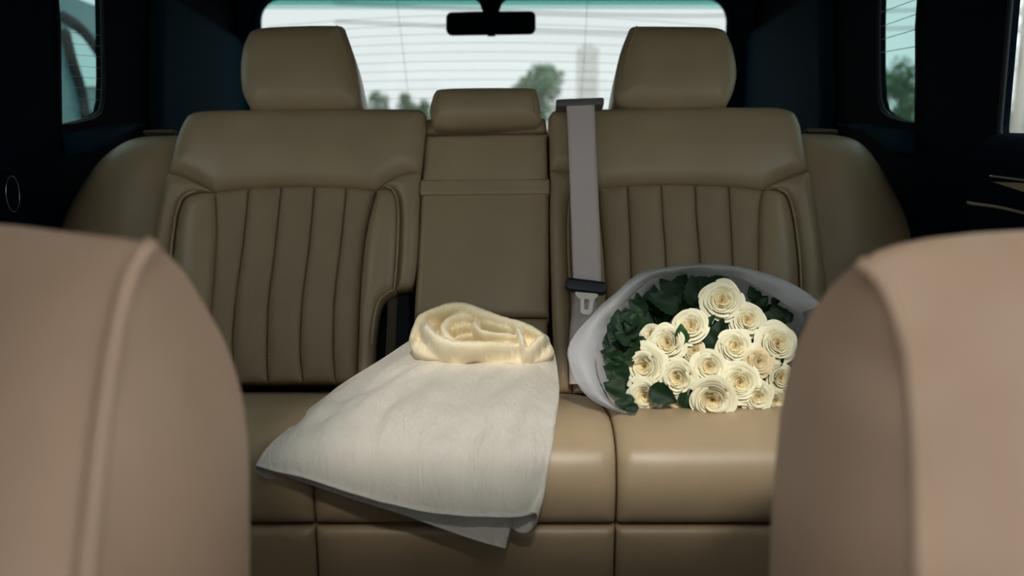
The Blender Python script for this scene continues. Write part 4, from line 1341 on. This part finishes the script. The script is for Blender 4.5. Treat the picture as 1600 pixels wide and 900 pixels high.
# ------------------------------------------------------------------ outside
M_GRND = plain('pale_gravel', (0.50, 0.47, 0.42), 0.95, nscale=0.6, var=0.15)
gr = mob('ground', [(-400, -400, 0), (400, -400, 0), (400, 700, 0), (-400, 700, 0), (-400, -400, -.2), (400, -400, -.2), (400, 700, -.2), (-400, 700, -.2)],
         [(0, 1, 2, 3), (7, 6, 5, 4), (0, 4, 5, 1), (1, 5, 6, 2), (2, 6, 7, 3), (3, 7, 4, 0)], M_GRND, None, False)
tag(gr, 'pale gravel ground outside the car', 'ground', kind='structure')
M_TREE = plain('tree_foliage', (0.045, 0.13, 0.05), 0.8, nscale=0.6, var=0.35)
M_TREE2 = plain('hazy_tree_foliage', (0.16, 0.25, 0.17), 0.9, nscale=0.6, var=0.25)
M_BARK = plain('bark', (0.10, 0.08, 0.06), 0.9)
def tree(px, py_top, py_base, Y, wpx, mat, label, seed, group='trees outside the car'):
    rg = np.random.default_rng(seed)
    top = at(px, py_top, Y); x = top[0]
    w = wpx / F * Y / 2
    h = top[2]
    root = empty('tree', (x, Y, 0), label, 'tree', group)
    mob('trunk', *tube([(x, Y, 0), (x + .02 * h, Y, h * .3), (x, Y, h * .7)], [h * .035, h * .028, h * .012], 8), M_BARK, root)
    V, Fc = [], []
    nb = 14
    blobs = []
    for k in range(nb):
        a = rg.uniform(0, 6.28); q = rg.uniform(0, 1) ** .5
        zz = rg.uniform(0.28, 0.85)
        blobs.append((x + q * w * .62 * math.cos(a), Y + q * w * .62 * math.sin(a), h * zz, w * rg.uniform(.32, .5), h * rg.uniform(.12, .18)))
    blobs.append((x, Y, h * .82, w * .45, h * .18))
    for (bx_, by_, bz_, br, bh) in blobs:
        for _ in range(170):
            d = rg.normal(0, 1, 3); d /= np.linalg.norm(d); d *= rg.uniform(.55, 1)
            c = np.array([bx_ + d[0] * br, by_ + d[1] * br, min(h, bz_ + d[2] * bh)])
            s = w * rg.uniform(.05, .10)
            e1 = rg.normal(0, 1, 3); e1 /= np.linalg.norm(e1); e2 = rg.normal(0, 1, 3); e2 -= e1 * (e1 @ e2); e2 /= np.linalg.norm(e2)
            b = len(V)
            V += [c - e1 * s, c + e2 * s * .6, c + e1 * s, c - e2 * s * .6]
            Fc.append((b, b + 1, b + 2, b + 3))
    mob('crown', V, Fc, mat, root, False)
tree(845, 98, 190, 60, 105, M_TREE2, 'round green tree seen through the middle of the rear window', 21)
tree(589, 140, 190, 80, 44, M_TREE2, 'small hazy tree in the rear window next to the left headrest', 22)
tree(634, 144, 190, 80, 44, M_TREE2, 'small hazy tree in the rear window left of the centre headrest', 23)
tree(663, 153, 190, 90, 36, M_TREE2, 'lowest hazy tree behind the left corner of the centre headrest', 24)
tree(1412, 84, 200, 30, 95, M_TREE, 'dense dark green tree seen through the right quarter window', 25)
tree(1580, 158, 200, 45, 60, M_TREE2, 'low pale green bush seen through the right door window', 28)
def tower(px0, px1, py, Y, label, seed):
    p = at(px0, py, Y); q = at(px1, py, Y)
    m = plain('hazy_facade', (0.55, 0.57, 0.58), 0.9, nscale=.05, var=.02)
    mw = plain('hazy_pane', (0.46, 0.49, 0.51), 0.6, nscale=.05, var=.02)
    root = empty('tower_block', ((p[0] + q[0]) / 2, Y, 0), label, 'building', 'far tower blocks')
    w = q[0] - p[0]; h = p[2]
    mob('wall', *box(((p[0] + q[0]) / 2, Y + w / 2, h / 2), (w, w, h)), m, root, False)
    mob('roof', *box(((p[0] + q[0]) / 2, Y + w / 2, h + .6), (w * .5, w * .5, 1.2)), m, root, False)
    for r_ in range(5):
        for c_ in range(2):
            mob('window', *box((p[0] + w * (.3 + .4 * c_), Y - .05, h * (.3 + .14 * r_)), (w * .22, .2, h * .06)), mw, root, False)
tower(904, 936, 74, 320, 'pale hazy tower block left of the right headrest', 1)
tower(1568, 1592, 105, 300, 'pale hazy tower block seen through the right door window', 2)
# utility pole with cross arms and wires
up_ = empty('utility_pole', (at(1594, 150, 20)[0], 20, 0), 'grey utility pole seen through the right door window', 'utility pole')
xp = at(1594, 150, 20)[0]
M_POLE = plain('pole_concrete', (0.28, 0.27, 0.26), 0.9)
mob('shaft', *tube([(xp, 20, 0), (xp, 20, 7.5)], [0.13, 0.09], 10), M_POLE, up_)
for zz in (3.0, 3.35):
    mob('crossarm', *box((xp, 20, zz), (1.3, 0.10, 0.10)), M_POLE, up_, False)
mob('transformer', *tube([(xp - .35, 20, 2.2), (xp - .35, 20, 2.7)], 0.17, 10), M_POLE, up_)
for k, zz in enumerate((3.1, 3.45)):
    mob('power_line', *tube(catmull([(xp - 14, 20.2, zz + .1), (xp - 7, 20.1, zz - .15), (xp, 20, zz), (xp + 7, 19.9, zz - .15), (xp + 14, 19.8, zz + .1)], 5), 0.02, 5), M_POLE, up_)

# parked car outside the left quarter window
M_PAINT = plain('blue_grey_paint', (0.10, 0.20, 0.23), 0.3, nscale=2)
M_CARGL = plain('reflecting_car_glass', (0.55, 0.68, 0.68), 0.08, metal=0.9, nscale=1)
M_RUB = plain('tyre_rubber', (0.015, 0.017, 0.02), 0.8)
pc = empty('parked_car', (-2.75, 3.4, 0), 'blue grey parked car seen through the left quarter window', 'car')
xs0 = -1.95
def yzp(px, py, x=xs0):
    d = ray(px, py); t = x / d[0]; return np.array([d[1] * t, d[2] * t + ZC])
# side profile (Y,z): bonnet at low Y, roof, sloping tail at high Y
q1, q2 = yzp(126, 0), yzp(160, 30)
tailY = q2[0] + 0.55
side = catmull([(1.0, .35), (1.0, .95), (1.9, 1.08), (2.5, 1.62), (3.2, 1.82), (q1[0], q1[1]), (q2[0], q2[1]), (q2[0] + .3, 1.30), (tailY, 1.05), (tailY + .02, .5), (tailY - .1, .35)], 5)
def extr(poly, x0, x1):
    n = len(poly)
    V = [(x0, p[0], p[1]) for p in poly] + [(x1, p[0], p[1]) for p in poly]
    return V, [tuple(range(n)), tuple(range(2 * n - 1, n - 1, -1))] + [(i, n + i, n + (i + 1) % n, (i + 1) % n) for i in range(n)]
mob('body', *extr(side, xs0, xs0 - 1.7), M_PAINT, pc, False)
gl1 = [yzp(100, 44), yzp(112, 95), yzp(126, 135), yzp(163, 134), yzp(158, 108), yzp(146, 86), yzp(128, 62), yzp(112, 48)]
mob('side_window', *extr(gl1, xs0 + .012, xs0 - .01), M_CARGL, pc, False)
mob('window_trim', *tube([(xs0 + .015, p[0], p[1]) for p in catmull([yzp(92, 24), yzp(112, 36), yzp(132, 56), yzp(150, 82), yzp(162, 108)], 6)], 0.02, 8), M_RUB, pc)
mob('pillar_trim', *tube([(xs0 + .015, p[0], p[1]) for p in catmull([yzp(96, 48), yzp(108, 95), yzp(122, 140), yzp(130, 185)], 6)], 0.022, 8), M_RUB, pc)
gl2 = [(2.0, 1.12), (2.55, 1.58), (3.1, 1.72), (3.55, 1.72), (3.6, 1.12)]
mob('side_window', *extr(gl2, xs0 + .012, xs0 - .01), M_CARGL, pc, False)
for yy in (1.75, tailY - .85):
    for xx in (xs0 + .02, xs0 - 1.5):
        an = np.linspace(0, 2 * math.pi, 28, endpoint=False)
        mob('wheel', *extr(np.stack([yy + .33 * np.cos(an), .33 + .33 * np.sin(an)], 1), xx, xx - .22), M_RUB, pc, False)
